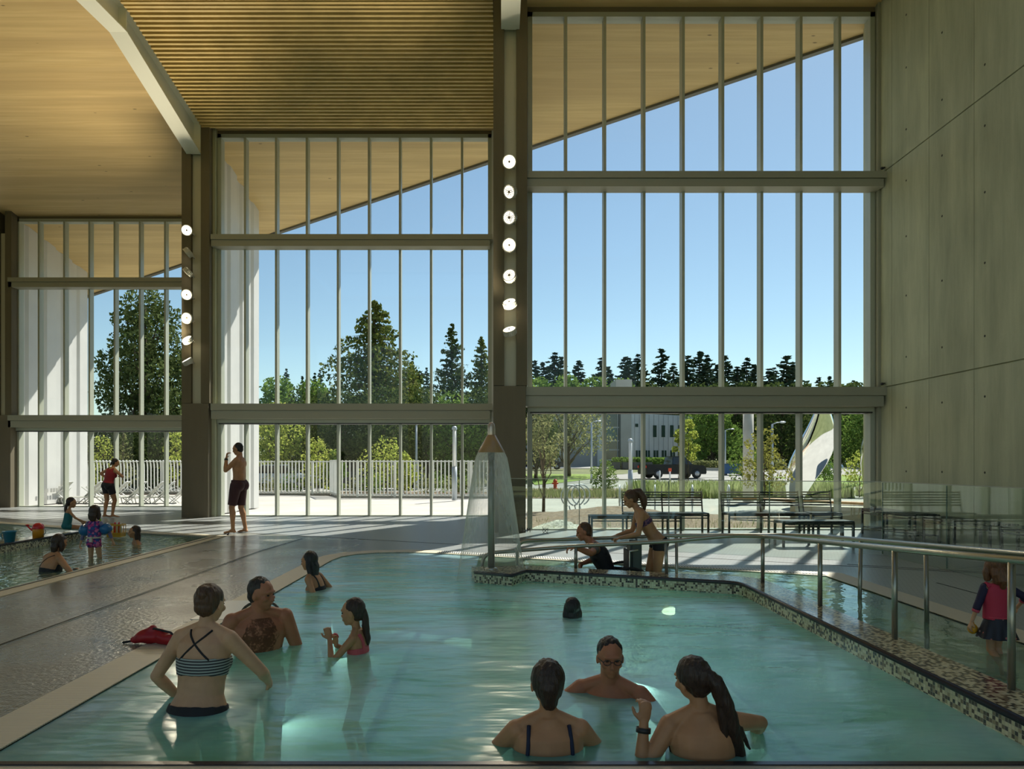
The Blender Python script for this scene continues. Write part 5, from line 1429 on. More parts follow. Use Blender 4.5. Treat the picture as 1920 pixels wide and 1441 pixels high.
    me = remesh(bm, voxel, 3, .5, 'body'); me.materials.append(skin)
    F.body = bpy.data.objects.new('body', me); link(F.body, root); F.me = me; F.voxel = voxel; F.male = male
    nv = len(me.vertices); co = np.empty(nv*3, np.float32); me.vertices.foreach_get('co', co); F.co = co.reshape(-1,3)
    no = np.empty(nv*3, np.float32); me.vertices.foreach_get('normal', no); F.no = no.reshape(-1,3)
    # per-vertex torso coordinates and limb distances
    ws = np.linspace(-.25, 1.1, 55); P = np.array([spine(w_) for w_ in ws]); D = ((F.co[:,None,:]-P[None])**2).sum(2); iw = D.argmin(1); F.w = ws[iw]
    AX = np.array([axes(w_)[0] for w_ in ws]); AY = np.array([axes(w_)[1] for w_ in ws]); dv = F.co-P[iw]
    F.u = (dv*AX[iw]).sum(1)/S; F.v = (dv*AY[iw]).sum(1)/S
    def seg(a, b):
        a, b = np.array(a), np.array(b); t = np.clip(((F.co-a)@(b-a))/((b-a)@(b-a)), 0, 1); return np.sqrt(((F.co-(a+t[:,None]*(b-a)))**2).sum(1)), t
    F.arm = np.zeros(nv, bool); F.armt = np.zeros(nv); F.leg = np.zeros(nv, bool); F.legt = np.zeros(nv)
    for i in (0,1):
        d1, t1 = seg(F.sh[i], F.el[i]); d2, t2 = seg(F.el[i], F.wr[i]); d3, _ = seg(F.wr[i], F.wr[i]+(F.wr[i]-F.el[i]).normalized()*.18*S)
        m = ((d1 < ar[0]*1.32) & (np.abs(F.u)*S > sw*.80)) | (d2 < ar[3]*1.5) | (d3 < .075*S); m &= ~((d1 < ar[0]*1.3) & (t1 <= .02) & (np.abs(F.u)*S < sw*1.0))
        tt = np.where(d1 < d2, t1*.5, .5+t2*.5); F.arm |= m; F.armt = np.where(m, tt, F.armt)
        d1, t1 = seg(F.hip[i], F.kn[i]); d2, t2 = seg(F.kn[i], F.an[i]); m = ((d1 < lr[0]*1.35) & (t1 > .0)) | (d2 < lr[3]*1.6)
        tt = np.where(d1 < d2, t1*.5, .5+t2*.5); F.legt = np.where(m & (tt > F.legt), tt, F.legt); F.leg |= m
        dA = np.sqrt(((F.co-np.array(F.an[i]))**2).sum(1)); F.legt = np.where((dA < .26*S) & (F.legt < .8), 1.0, F.legt)
    F.head = np.sqrt(((F.co-np.array(C))**2).sum(1)) < .135*HS
    if male or sex in 'fc':
        for s in (-1,1):
            bm = newbm(); ell(bm, C+(hx*s*.030+lk*.079+hu*.008)*HS, (.011*HS,.007*HS,.006*HS), (hx,lk,hu), 10)
            fin('shaded_eye', bm, EYEM, root, local=True)
    return F
def garment(F, name, mask, m, off=.004, push=None):
    """cloth that follows the body: the masked skin lifted a little, with smoothed hems"""
    bm = newbm(); bm.from_mesh(F.me); bm.verts.ensure_lookup_table()
    dead = [f for f in bm.faces if not all(mask[v.index] for v in f.verts)]
    bmesh.ops.delete(bm, geom=dead, context='FACES')
    bmesh.ops.delete(bm, geom=[v for v in bm.verts if not v.link_faces], context='VERTS')
    if not bm.verts: bm.free(); return None
    for _ in range(5):
        nc = {}
        for v in bm.verts:
            nb = [e.other_vert(v) for e in v.link_edges if e.is_boundary]
            if len(nb) == 2: nc[v] = v.co*.4+(nb[0].co+nb[1].co)*.3
        for v, c in nc.items(): v.co = c
    bm.normal_update(); nn = [v.normal.copy() for v in bm.verts]
    for v, n_ in zip(bm.verts, nn):
        v.co += n_*off
        if push: v.co += push(v.co)
    for f in bm.faces: f.smooth = True
    ex = bmesh.ops.extrude_face_region(bm, geom=bm.faces[:]); 
    for g in ex['geom']:
        if isinstance(g, bmesh.types.BMVert): g.co -= g.normal*off*.7
    me = bpy.data.meshes.new(name); bmesh.ops.recalc_face_normals(bm, faces=bm.faces[:]); bm.to_mesh(me); bm.free(); me.materials.append(m)
    o = bpy.data.objects.new(name, me); link(o, F.root); return o
def strap(F, name, pts, m, r=.006, flat=True):
    """a strap laid on the skin through (u, w, side) points; side -1 = back, +1 = front"""
    bvh = BVHTree.FromPolygons([Vector(c) for c in F.co], [tuple(p.vertices) for p in F.me.polygons]); out = []; S = F.S
    Q = []
    for a, b in zip(pts, pts[1:]):
        for i in range(8): t = i/8; Q.append([a[j]*(1-t)+b[j]*t for j in range(3)])
    Q.append(pts[-1])
    for u, w_, sd in Q:
        x, y, d = F.axes(w_); c = F.spine(w_)+x*u*S
        o = c+y*(sd*.4*S)+d*(.25*S*(1-abs(sd)) if abs(sd) < 1 else 0)
        hit = bvh.ray_cast(o, (c-o).normalized())
        p = hit[0]+hit[1]*r*.4 if hit[0] is not None else c
        out.append(p)
    for _ in range(2): out = [out[0]]+[(a+b*2+c)/4 for a, b, c in zip(out, out[1:], out[2:])]+[out[-1]]
    bm = newbm(); tube(bm, out, r, 8); return fin(name, bm, m, F.root, smooth=True, local=True)
def hair(F, m, style='short', vox=None, name='hair', cap=(1.09,1.06,1.08), extra=None, back=0):
    bm = newbm(); S = F.HS; C, lk, hu, hx = F.C, F.lk, F.hu, F.hx
    P = lambda x, y, z: C+(hx*x+lk*y+hu*z)*S
    ell(bm, P(0,-.026,.034), (.075*cap[0]*S, .086*cap[1]*S, .090*cap[2]*S), (hx,lk,hu), 20)
    ell(bm, P(0,-.045,-.012), (.070*S,.062*S,.068*S), (hx,lk,hu), 14)
    if style == 'crop': pass
    if style == 'bob':
        for s in (-1,1): capsule(bm, [P(s*.055,-.02,.03), P(s*.075,-.015,-.04), P(s*.070,-.012,-.10)], [.034*S,.034*S,.028*S])
        capsule(bm, [P(0,-.07,.02), P(0,-.075,-.06), P(0,-.068,-.105)], [.06*S,.066*S,.055*S], 14, .6, side=hx)
        ell(bm, P(0,.05,.075), (.05*S,.035*S,.02*S), (hx,lk,hu), 12)
    if style == 'bun':
        ell(bm, P(0,-.085,.075), (.042*S,.040*S,.040*S), (hx,lk,hu), 14); ell(bm, P(.012,-.10,.055), (.03*S,.03*S,.03*S), (hx,lk,hu), 12)
    if style == 'long':
        for s in (-1,1): capsule(bm, [P(s*.05,-.02,.04), P(s*.068,-.03,-.05), P(s*.066,-.045,-.16), P(s*.055,-.06,-.26)], [.035*S,.036*S,.034*S,.018*S])
        capsule(bm, [P(0,-.06,.03), P(0,-.085,-.06), P(0,-.075,-.17), P(0,-.07,-.30)], [.06*S,.062*S,.06*S,.03*S], 14, .55, side=hx)
    if extra:
        for pts, rad in extra(P, S): capsule(bm, pts, rad, 12)
    # displaced surface gives locks
    me = remesh(bm, vox or F.voxel*.8, 1, .4, name)
    for v in me.vertices:
        n_ = noise.noise(Vector((v.co.x*55, v.co.y*55, v.co.z*16))); v.co += v.normal*n_*.006*S
    me.materials.append(m); o = bpy.data.objects.new(name, me); link(o, F.root); return o
def wloc(px, py, z=0.0, Y=None):
    p = gnd(px, py, z) if Y is None else at(px, py, Y); return p
WL = -.018

# --- 1 woman with crossed straps and striped top, standing waist deep, back to us
Y = 3.95; X = (372-935)*Y/1280
F = figure('person', (X, Y, -.97), 80, 1.66, 'f', 'woman in striped bikini top with crossed straps, standing waist deep by the coping', SKINL, lean=(-1,10), fat=1.10, neckf=.7,
           hands=((-.25,.20,.93),(.24,.36,1.02)), elbows=((-1,-.7,-.3),(1,-.6,-.3)), look=(.08,1,-.22), voxel=.0065, shrug=(.0,.0), curl=(.3,.3), feet=((-.13,.05,.08),(.13,-.05,.08)))
hair(F, H_BROWN, 'bun')
def m_stripe():
    k = N('striped_fabric'); sp = k.n('ShaderNodeSeparateXYZ', i_0=k.coords()); fr = k.math('FRACT', k.math('MULTIPLY', sp.outputs[2], 62))
    k.l(k.mix(k.math('LESS_THAN', fr, .48), (.36,.40,.36), (.025,.025,.03)), k.b.inputs['Base Color']); k.b.inputs['Roughness'].default_value = .7; return k.m
BLKF = fab('black_swim_fabric', (.010,.010,.013))
garment(F, 'bikini_top', (~F.arm)&(F.w>.47)&(F.w<.665)&(~F.head), m_stripe(), .006)
garment(F, 'bikini_bottom', (~F.arm)&(F.w<.15)&(F.legt<.12), BLKF, .008)
strap(F, 'strap', [(-.095,.64,-1),(.045,.90,-1),(.07,.97,-1)], BLKF, .006); strap(F, 'strap', [(.095,.64,-1),(-.045,.90,-1),(-.07,.97,-1)], BLKF, .006)
# --- 2 man with a hairy chest by the coping
Y = 5.25; X = (484-935)*Y/1280
F = figure('person', (X, Y, -1.18), -62, 1.78, 'm', 'bare chested man with short dark hair and hairy chest, chest deep at the coping', SKINR, lean=(0,4), fat=1.10, neckf=.6, shrug=.01,
           hands=((-.22,.16,.98),(.24,.14,.98)), elbows=((-1,-.9,-.2),(1,-.9,-.3)), look=(-.75,.8,-.12), voxel=.0065, headsize=1.05)
settop(F, .545)
hair(F, H_GREY, 'crop', cap=(1.05,1.02,1.03))
def m_chest():
    k = N('chest_hair'); k.t.nodes.remove(k.b)
    n = k.noise(k.coords(), 60, 5, .7); big = k.noise(k.coords(), 14, 2)
    a = k.math('MULTIPLY', k.math('SUBTRACT', k.math('ADD', n, k.math('MULTIPLY', big, .6)), .68), 2.2); a = k.math('MINIMUM', k.math('MAXIMUM', a, 0), .24)
    tr = k.n('ShaderNodeBsdfTransparent'); d = k.n('ShaderNodeBsdfDiffuse', i_Color=(.03,.018,.012,1)); mx = k.n('ShaderNodeMixShader', i_0=a, i_1=tr.outputs[0], i_2=d.outputs[0])
    k.l(mx.outputs[0], k.out.inputs[0]); return k.m
garment(F, 'chest_hair', (~F.arm)&(F.v>.02)&(F.w>.40)&(F.w<.93)&(np.abs(F.u)<.135-.05*np.abs(F.w-.70)/.2), m_chest(), .002)
garment(F, 'swim_shorts', (~F.arm)&(F.w<.14)&(F.legt<.30), fab('maroon_trunks', (.05,.012,.015)), .012)
# --- 3 girl with a braid and pink suit
Y = 5.15; X = (678-935)*Y/1280
F = figure('person', (X, Y, 0), 172, 1.30, 'c', 'girl with long dark braid and pink swimsuit raising her hands in the warm pool', SKIN, lean=(0,6),
           hands=((-.08,.22,1.05),(.05,.22,.97)), elbows=((-.6,.2,-1),(.6,.2,-1)), hdir=((0,.25,1),(0,.1,1)), palm=((.9,.4,0),(-.9,.4,0)), curl=(.8,.8), look=(-.12,1,-.12), voxel=.0055)
settop(F, .395)
hair(F, H_DBROWN, 'crop', cap=(1.08,1.05,1.05), extra=lambda P, S: [([P(0,-.09,.0),P(0,-.105,-.06),P(.0,-.10,-.12),P(0,-.10,-.18),P(0,-.10,-.24),P(0,-.10,-.29)], [.034*S,.030*S,.034*S,.028*S,.030*S,.014*S])])
PINK = fab('coral_pink_suit', (.62,.10,.12)); garment(F, 'swimsuit', (~F.arm)&(~F.head)&(F.w<.70)&(F.legt<.08)|((~F.arm)&(F.w<.93)&(F.w>.6)&(np.abs(F.u)>.045)&(np.abs(F.u)<.085)&(~F.head)), PINK, .005)
# --- 4 girl with long black hair farther off
Y = 7.7; X = (608-935)*Y/1280
F = figure('person', (X, Y, 0), 165, 1.45, 'f', 'young woman with long black hair and black swimsuit near the pool corner', SKIN, lean=(0,20), fat=.95,
           hands=((-.16,.18,.85),(.17,.15,.84)), elbows=((-.3,-1,-.3),(.3,-1,-.3)), look=(0,1,-.1), voxel=.007)
settop(F, .42)
hair(F, H_BLACK, 'long')
garment(F, 'swimsuit', (~F.arm)&(~F.head)&(F.w<.62)&(F.legt<.08)|((~F.arm)&(F.w<.93)&(F.w>.5)&(np.abs(F.u)>.055)&(np.abs(F.u)<.085)&(~F.head)), BLKF, .006)
# --- 5 swimmer seen as a dark head by the wall
Y = 6.0; X = (1086-935)*Y/1280
F = figure('person', (X, Y, 0), 95, 1.3, 'c', 'child swimmer low in the water near the mosaic wall, only dark head showing', SKIN, lean=(0,50), pelvis=.8, look=(0,1,.15),
           hands=((-.25,.30,.55),(.25,.30,.55)), elbows=((-1,0,-.3),(1,0,-.3)), feet=((-.1,-.5,.4),(.1,-.5,.42)), voxel=.008)
F.root.location.z = .19-(F.C.z+.12)
hair(F, H_BLACK, 'long'); garment(F, 'swimsuit', (~F.arm)&(~F.head)&(F.w<.8)&(F.legt<.1), BLKF, .006)
# --- 6 ruddy man with glasses, shoulder deep, facing us
Y = 4.25; X = (1147-935)*Y/1280
F = figure('person', (X, Y, 0), -110, 1.75, 'm', 'ruddy man with glasses and dark hair shoulder deep, facing the two seated women', SKINR, lean=(0,6),
           hands=((-.38,.30,1.05),(.38,.28,1.05)), elbows=((-1,.1,-.3),(1,.1,-.3)), look=(-.35,1,-.08), voxel=.0065, headsize=1.0)
settop(F, .345)
hair(F, H_BLACK, 'crop', cap=(1.05,1.03,1.04))
bm = newbm(); P = lambda x, y, z: F.C+(F.hx*x+F.lk*y+F.hu*z)*F.HS
for s in (-1,1):
    tube(bm, [P(s*.032+.022*math.cos(a*.5236), .098, .006+.016*math.sin(a*.5236)) for a in range(12)], .0022, 6, closed=True); tube(bm, [P(s*.054,.096,.008), P(s*.080,.0,.006)], .0022, 6)
tube(bm, [P(-.010,.10,.008), P(.010,.10,.008)], .0022, 6); fin('glasses', bm, BLACKM, F.root, local=True)
garment(F, 'swim_shirt', (F.w<.62)&(F.w>-.1)&(~F.arm)&(~F.head), fab('olive_shirt', (.16,.17,.03)), .008)
# --- 7 woman with dark cropped hair, back to us
Y = 3.40; X = (1028-935)*Y/1280
F = figure('person', (X, Y, 0), 92, 1.62, 'f', 'woman with short dark hair and navy straps, back turned, at the near pool edge', SKIN, lean=(0,1), fat=1.24,
           hands=((-.20,.30,1.0),(.20,.30,1.0)), elbows=((-1,-.15,-.3),(1,-.15,-.3)), look=(-.05,1,-.1), voxel=.0062, headsize=1.0, shrug=(-.01,-.01))
settop(F, .42)
hair(F, H_DBROWN, 'crop', cap=(1.14,1.12,1.10), extra=lambda P, S: [([P(0,-.07,0),P(0,-.062,-.075)], [.062*S,.040*S])])
NAVYF = fab('navy_swim_fabric', (.010,.018,.05)); garment(F, 'swimsuit', (~F.arm)&(~F.head)&(((F.w<.36)&(F.legt<.08))|((F.v>.0)&(F.w<.68))), NAVYF, .006)
for s in (-1,1): strap(F, 'strap', [(s*.125,.30,-1),(s*.118,.6,-1),(s*.105,.93,-1)], NAVYF, .010)
# --- 8 woman with long ponytail, leaning, right arm reaching
Y = 3.32; X = (1330-935)*Y/1280
F = figure('person', (X, Y, 0), 98, 1.66, 'f', 'woman with very long dark ponytail at the near pool edge, one hand raised', SKIN, lean=(-3,5), fat=1.12, yawtwist=-12,
           hands=((-.31,.06,1.36),(.40,.34,1.14)), elbows=((-.6,-.2,-1),(1,.2,.1)), hdir=((.15,.1,1),(.6,.8,-.5)), palm=((0,1,.1),(0,0,-1)), curl=(.7,.3), look=(-.35,1,-.1), headtilt=(-14,0), voxel=.0062)
settop(F, .455)
hair(F, H_DBROWN, 'crop', cap=(1.12,1.1,1.1), extra=lambda P, S: [([P(.01,-.10,.05),P(.03,-.135,.0),P(.045,-.14,-.10),P(.06,-.13,-.22),P(.075,-.125,-.34),P(.08,-.13,-.46)], [.034*S,.040*S,.044*S,.044*S,.036*S,.014*S])]+[([P(.03,-.13,-.02),P(.045+dx*.5,-.135,-.14),P(.06+dx,-.125,-.30),P(.065+dx*1.5,-.12,-.30-ln)], [.02*S,.022*S,.018*S,.007*S]) for dx, ln in ((-.05,.12),(-.02,.2),(.03,.16),(.06,.10))])
garment(F, 'swimsuit', (~F.arm)&(~F.head)&(((F.w<.48)&(F.legt<.08))|((F.v>.0)&(F.w<.70))), BLKF, .006)
bm = newbm(); a, b_ = F.wr[0], F.el[0]; d = (a-b_).normalized(); q = d.to_track_quat('Z','Y').to_matrix().to_4x4()
lathe(bm, [(.033,-.012),(.036,-.012),(.036,.012),(.033,.012),(.033,-.012)], n=18, M=Matrix.Translation(a-d*.03)@q); fin('watch_strap', bm, BLACKM, F.root, local=True)
# --- 9 man in maroon trunks standing on the deck, hand to mouth
X, Y = -5.33, 14.0
F = figure('person', (X, Y, 0), 168, 1.83, 'm', 'bare chested man in maroon trunks standing on the deck, hand at his mouth', SKIN, lean=(0,-2), voxel=.0085, fat=.98,
           hands=((-.13,.20,1.53),(.24,.06,.93)), elbows=((-.3,.35,-1),(.5,-1,-.2)), hdir=((.25,-.05,1),None), palm=((.3,-.9,0),None), curl=(.5,.4), look=(-.1,1,-.22), yawtwist=18,
           feet=((-.11,.06,.085),(.13,-.07,.085)), toes=((-.15,1,0),(.35,1,0)))
hair(F, H_BLACK, 'crop', cap=(1.03,1.02,1.02))
MAR = fab('maroon_trunks', (.055,.016,.020)); garment(F, 'swim_trunks', (~F.arm)&(F.w<.13)&(F.legt<.44), MAR, .026)
bm = newbm(); a, b_ = F.wr[0], F.el[0]; d = (a-b_).normalized(); q = d.to_track_quat('Z','Y').to_matrix().to_4x4()
lathe(bm, [(.031,-.018),(.037,-.018),(.037,.018),(.031,.018),(.031,-.018)], n=16, M=Matrix.Translation(a-d*.03)@q); fin('watch', bm, BLACKM, F.root, local=True)
# --- 10 woman in red tank and black shorts
X, Y = -10.35, 18.1
F = figure('person', (X, Y, 0), 60, 1.56, 'f', 'woman in red tank top and black shorts standing by the left window, hand on hip', SKIN, lean=(5,12), voxel=.0095, fat=1.15, bend=.02,
           hands=((-.20,.10,1.02),(.14,.24,1.10)), elbows=((-1,-.6,0),(1,0,-.4)), look=(.45,1,-.35), feet=((-.07,-.06,.08),(.10,.05,.08)), toes=((.3,1,0),(.6,1,0)))
hair(F, H_BLACK, 'bun', extra=lambda P, S: [([P(-.03,-.09,-.02),P(-.05,-.10,-.10)], [.03*S,.018*S])])
garment(F, 'tank_top', (~F.arm)&(~F.head)&(F.w>.06)&((F.w<.86)|((F.w<.97)&(np.abs(F.u)>.07))), fab('dark_red_tank', (.30,.014,.022)), .012)
garment(F, 'shorts', (~F.arm)&(F.w<.14)&(F.legt<.26), BLKF, .014)
# --- 11 girl in teal sitting on the inner wall
X, Y = -8.36, 13.15
F = figure('person', (X+.05, Y-.02, 0), 35, 1.05, 'c', 'girl in teal swimsuit sitting on the end of the small mosaic wall', SKIN, pelvis=.95, lean=(0,8), headsize=.86,
           hands=((-.06,.26,.62),(.16,.26,.66)), elbows=((-1,-.3,-.6),(1,-.4,-.6)), look=(.1,1,-.2), feet=((-.08,.30,.28),(.08,.32,.28)), knees=((0,1,.8),(0,1,.8)), voxel=.0075)
F.root.location.z = .13+.055-.58+.05
hair(F, H_DBROWN, 'crop', cap=(1.07,1.06,1.06), extra=lambda P, S: [([P(-.06,-.08,.0),P(-.085,-.09,-.08),P(-.085,-.085,-.17),P(-.08,-.08,-.25)], [.026*S,.034*S,.030*S,.012*S])])
TEAL = fab('teal_swim_fabric', (.012,.16,.18)); garment(F, 'swimsuit', (~F.arm)&(~F.head)&(F.w<.76)&(F.legt<.16), TEAL, .012)
# --- 12 toddler with arm floats and patterned suit
X, Y = -6.19, 10.45
F = figure('person', (X, Y, -.30), 95, 1.08, 'c', 'toddler in pink and purple patterned suit with blue arm floats and white belt', SKINL, headsize=.90, voxel=.006, fat=1.08,
           hands=((-.235,.05,.545),(.235,.08,.60)), elbows=((-1,-.4,.1),(1,-.4,.1)), look=(.05,1,-.12), feet=((-.085,0,.05),(.085,0,.05)), curl=(.5,.6))
settop(F, .78)
hair(F, H_DBROWN, 'bob', cap=(1.16,1.12,1.10))
def m_pat():
    k = N('mermaid_scale_fabric'); v = k.n('ShaderNodeTexVoronoi', i_Vector=k.coords(), i_Scale=34.0)
    k.l(k.ramp(v.outputs[1], [(0,(.05,.03,.20)),(.38,(.45,.04,.22)),(.55,(.03,.09,.30)),(.68,(.60,.16,.34)),(.85,(.10,.03,.18))], 'CONSTANT'), k.b.inputs['Base Color']); k.b.inputs['Roughness'].default_value = .7; return k.m
PAT = m_pat(); garment(F, 'swimsuit', (~F.arm)&(~F.head)&(F.w<1.0)&(F.legt<.10), PAT, .007)
LAV = fab('lavender_sleeve', (.19,.18,.33)); LFT = F.co[:,0] < 0
for sd in (LFT, ~LFT): garment(F, 'sleeve', sd&F.arm&(F.armt<.82), LAV, .006)
FLT = fab('blue_arm_float', (.012,.13,.32), .3)
for i in (0,1):
    bm = newbm(); a, b_ = F.sh[i], F.el[i]; d = (b_-a).normalized(); c = a.lerp(b_, .62); q = d.to_track_quat('Z','Y').to_matrix().to_4x4()
    lathe(bm, [(.036,-.06),(.062,-.072),(.080,-.045),(.084,0),(.080,.045),(.062,.072),(.036,.06)], n=24, M=Matrix.Translation(c)@q); fin('arm_float', bm, FLT, F.root, local=True)
x, y, d = F.axes(.22); c = F.spine(.22); bm = newbm(); rr = [c+x*.116*F.S*1.36*math.cos(t*.2094)*.92+y*.105*F.S*1.36*math.sin(t*.2094)*.92 for t in range(30)]
tube(bm, rr, .013, 8, closed=True); cc = c-y*.105*F.S*1.3; box(bm, cc.x-.02, cc.x+.02, cc.y-.03, cc.y, cc.z-.06, cc.z+.018); fin('float_belt', bm, fab('white_belt', (.62,.60,.52)), F.root, local=True)
# --- 13 woman in black strappy suit sitting in the wading pool
X, Y = -6.05, 9.1
F = figure('person', (X, Y, 0), 62, 1.64, 'f', 'woman in black strappy swimsuit sitting in the wading pool, back to us', SKIN, pelvis=.62, lean=(0,16), bend=.03, voxel=.0075,
           hands=((-.28,.30,.62),(.38,.34,.70)), elbows=((-1,-.3,-.3),(1,-.4,-.6)), look=(-.1,1,-.15), feet=((-.15,.75,.62),(.14,.66,.60)), knees=((0,.3,1),(.2,.3,1)), toes=((0,1,.3),(0,1,.3)))
F.root.location.z = .46-(F.C.z+.118)
hair(F, H_DBROWN, 'bob', cap=(1.12,1.1,1.08))
garment(F, 'swimsuit', (~F.arm)&(~F.head)&(((F.w<.60)&(F.legt<.08))|((F.v>0)&(F.w<.75))), BLKF, .006)
strap(F, 'strap', [(-.10,.58,-1),(.085,.93,-1)], BLKF, .006); 
# --- 14 swimmer with long wet dark hair
X, Y = -6.45, 12.3
F = figure('person', (X, Y, 0), -140, 1.5, 'f', 'swimmer with long wet dark hair, only head above the wading pool', SKIN, pelvis=.62, lean=(0,10), voxel=.009, look=(.1,1,0),
           hands=((-.28,.20,.62),(.28,.24,.62)), elbows=((-1,-.3,-.3),(1,-.4,-.3)), feet=((-.15,.6,.62),(.14,.6,.62)), knees=((0,.3,1),(0,.3,1)))
settop(F, .31)
hair(F, H_DBROWN, 'long'); garment(F, 'swimsuit', (~F.arm)&(~F.head)&(F.w<.78)&(F.legt<.1), BLKF, .006)
# --- 15 man in a wheelchair on the submerged ramp
WX, WY = 1.46, 9.0
WCZ = -.62
F = figure('person', (WX-.02, WY, WCZ), 178, 1.76, 'm', 'man in black sleeveless top leaning forward in the wheelchair, hand on the rail', SKINR, pelvis=.60, lean=(0,25), bend=.05, voxel=.0075, neckf=1.2,
           hands=((-.60,.47,1.11),(.22,.30,.80)), elbows=((-1,-.5,-.6),(1,-.5,-.6)), hdir=((0,1,-.1),None), palm=((0,0,-1),None), curl=(.6,.5), look=(0,1,-.25),
           feet=((-.12,.52,.14),(.12,.52,.14)), knees=((0,1,1),(0,1,1)))
settop(F, .64)
hair(F, H_BROWN, 'crop', cap=(1.04,1.03,1.03))
garment(F, 'sleeveless_top', (~F.arm)&(~F.head)&(F.w>-.02)&((F.w<.84)|((F.w<.99)&(np.abs(F.u)>.075))), BLKF, .010)
garment(F, 'shorts', (~F.arm)&(F.w<.08)&(F.legt<.42), BLKF, .010)
garment(F, 'tattoo', F.arm&(F.armt<.30)&(F.armt>.05)&(F.u<0)&(F.v>-.06), fab('faded_ink_tattoo', (.10,.10,.085)), .0012)
wc = empty('wheelchair', (WX, WY, WCZ), 'pool wheelchair with black seat and grey panniers on the submerged ramp', 'wheelchair', rz=R(178-90))
f = lambda nm, bm, m: fin(nm, bm, m, wc, local=True)
bm = newbm(); box(bm, -.22,.22,-.20,.24,.43,.47); f('seat', bm, BLKF)
bm = newbm(); v = box(bm, -.21,.21,-.245,-.215,.47,.90); f('backrest', bm, BLKF)
CHR = mat('chair_tube', (.5,.5,.48), .2, 1)
for s in (-1,1):
    bm = newbm(); c = Vector((s*.29,-.22,.36)); tube(bm, [c+Vector((0,.34*math.cos(t*.1963),.34*math.sin(t*.1963))) for t in range(32)], .018, 8, closed=True); w_ = f('wheel', bm, TYRE)
    bm = newbm()
    for t in range(10): tube(bm, [c, c+Vector((0,.33*math.cos(t*.628),.29*math.sin(t*.628)))], .004, 5)
    tube(bm, [c+Vector((s*.03,.26*math.cos(t*.1963),.26*math.sin(t*.1963))) for t in range(32)], .008, 6, closed=True); fin('hand_rim', bm, CHR, w_, local=True)
    bm = newbm(); tube(bm, [(s*.22,-.34,.93),(s*.22,-.23,.91),(s*.22,-.23,.40),(s*.22,.28,.40),(s*.20,.46,.10),(s*.20,.56,.08)], .013, 8); f('frame_tube', bm, CHR)
    bm = newbm(); c = Vector((s*.20,.36,.07)); tube(bm, [c+Vector((0,.06*math.cos(t*.5236),.06*math.sin(t*.5236))) for t in range(12)], .014, 8, closed=True); f('caster', bm, TYRE)
    bm = newbm(); tube(bm, [(s*.24,-.2,.62),(s*.24,.12,.64)], .02, 8); f('armrest', bm, BLKF)
    bm = newbm(); box(bm, s*.20-.07,s*.20+.07,.46,.60,.07,.09); f('footplate', bm, BLACKM)
bm = newbm(); box(bm, -.17,.17,-.40,-.25,.48,1.02); bmesh.ops.bevel(bm, geom=bm.edges[:], offset=.03, segments=3, affect='EDGES'); f('pannier', bm, fab('grey_green_bag', (.09,.115,.10)))
# --- 16 woman with a ponytail pushing him
F = figure('person', (2.09, 9.02, -.53), 178, 1.66, 'f', 'ponytailed woman in bikini leaning to push the wheelchair down the ramp', SKIN, lean=(0,31), voxel=.0075, fat=.97,
           hands=((-.17,.50,.98),(.17,.50,.98)), elbows=((-.6,-.2,-1),(.6,-.2,-1)), look=(0,1,-.5), curl=(1.0,1.0), palm=((0,0,-1),(0,0,-1)), feet=((-.10,-.06,.08),(.10,.16,.08)))
hair(F, H_BROWN, 'crop', cap=(1.12,1.10,1.10), extra=lambda P, S: [([P(0,-.095,.075),P(0,-.15,.05),P(0,-.165,-.05),P(0,-.14,-.14),P(0,-.11,-.20)], [.036*S,.050*S,.055*S,.045*S,.02*S])])
def m_bpat():
    k = N('purple_pattern_fabric'); v = k.n('ShaderNodeTexVoronoi', i_Vector=k.coords(), i_Scale=55.0)
    k.l(k.ramp(v.outputs[1], [(0,(.05,.02,.08)),(.5,(.25,.10,.16)),(.75,(.10,.05,.12))], 'CONSTANT'), k.b.inputs['Base Color']); return k.m
garment(F, 'bikini_top', (~F.arm)&(F.w>.54)&(F.w<.70)&(~F.head), m_bpat(), .006)
garment(F, 'bikini_bottom', (~F.arm)&(F.w<.05)&(F.legt<.10), BLKF, .006)
# --- 17 small girl in pink and navy on the ramp
X, Y = 3.66, 5.05
F = figure('person', (X+.02, Y, -.20), 82, .88, 'c', 'small girl in pink and navy sun shirt and navy skirt wading on the ramp', SKINL, headsize=.80, voxel=.0055, fat=1.08,
           hands=((-.17,.03,.40),(.20,.10,.56)), elbows=((-.8,-.7,0),(1,-.5,0)), look=(.1,1,-.1), feet=((.015,-.12,.10),(.06,.02,.06)), knees=((-.2,1,0),(0,1,0)))
settop(F, .735)
hair(F, H_AUBURN, 'bob', cap=(1.1,1.08,1.08), extra=lambda P, S: [([P(.02,-.075,-.03),P(.03,-.085,-.12),P(.03,-.08,-.17)], [.055*S,.055*S,.025*S])])
garment(F, 'sun_shirt', (~F.arm)&(~F.head)&(F.w>-.02)&(F.w<1.0), fab('coral_sun_shirt', (.52,.035,.075)), .012)
NV = fab('navy_sleeve', (.018,.014,.05)); CUF = fab('coral_cuff', (.60,.08,.12)); LFT = F.co[:,0] < 0
for sd in (LFT, ~LFT): garment(F, 'sleeve', sd&F.arm&(F.armt<.62), NV, .010); garment(F, 'cuff', sd&F.arm&(F.armt>=.60)&(F.armt<.70), CUF, .009)
def m_skirt():
    k = N('navy_print_skirt'); v = k.n('ShaderNodeTexVoronoi', i_Vector=k.coords(), i_Scale=26.0); n = k.noise(k.coords(), 30, 3)
    a = k.math('LESS_THAN', v.outputs[0], .22); k.l(k.mix(a, (.008,.009,.02), k.ramp(n, [(.4,(.45,.12,.10)),(.6,(.22,.25,.24))])), k.b.inputs['Base Color']); return k.m
bm = newbm(); S = F.S; V = []
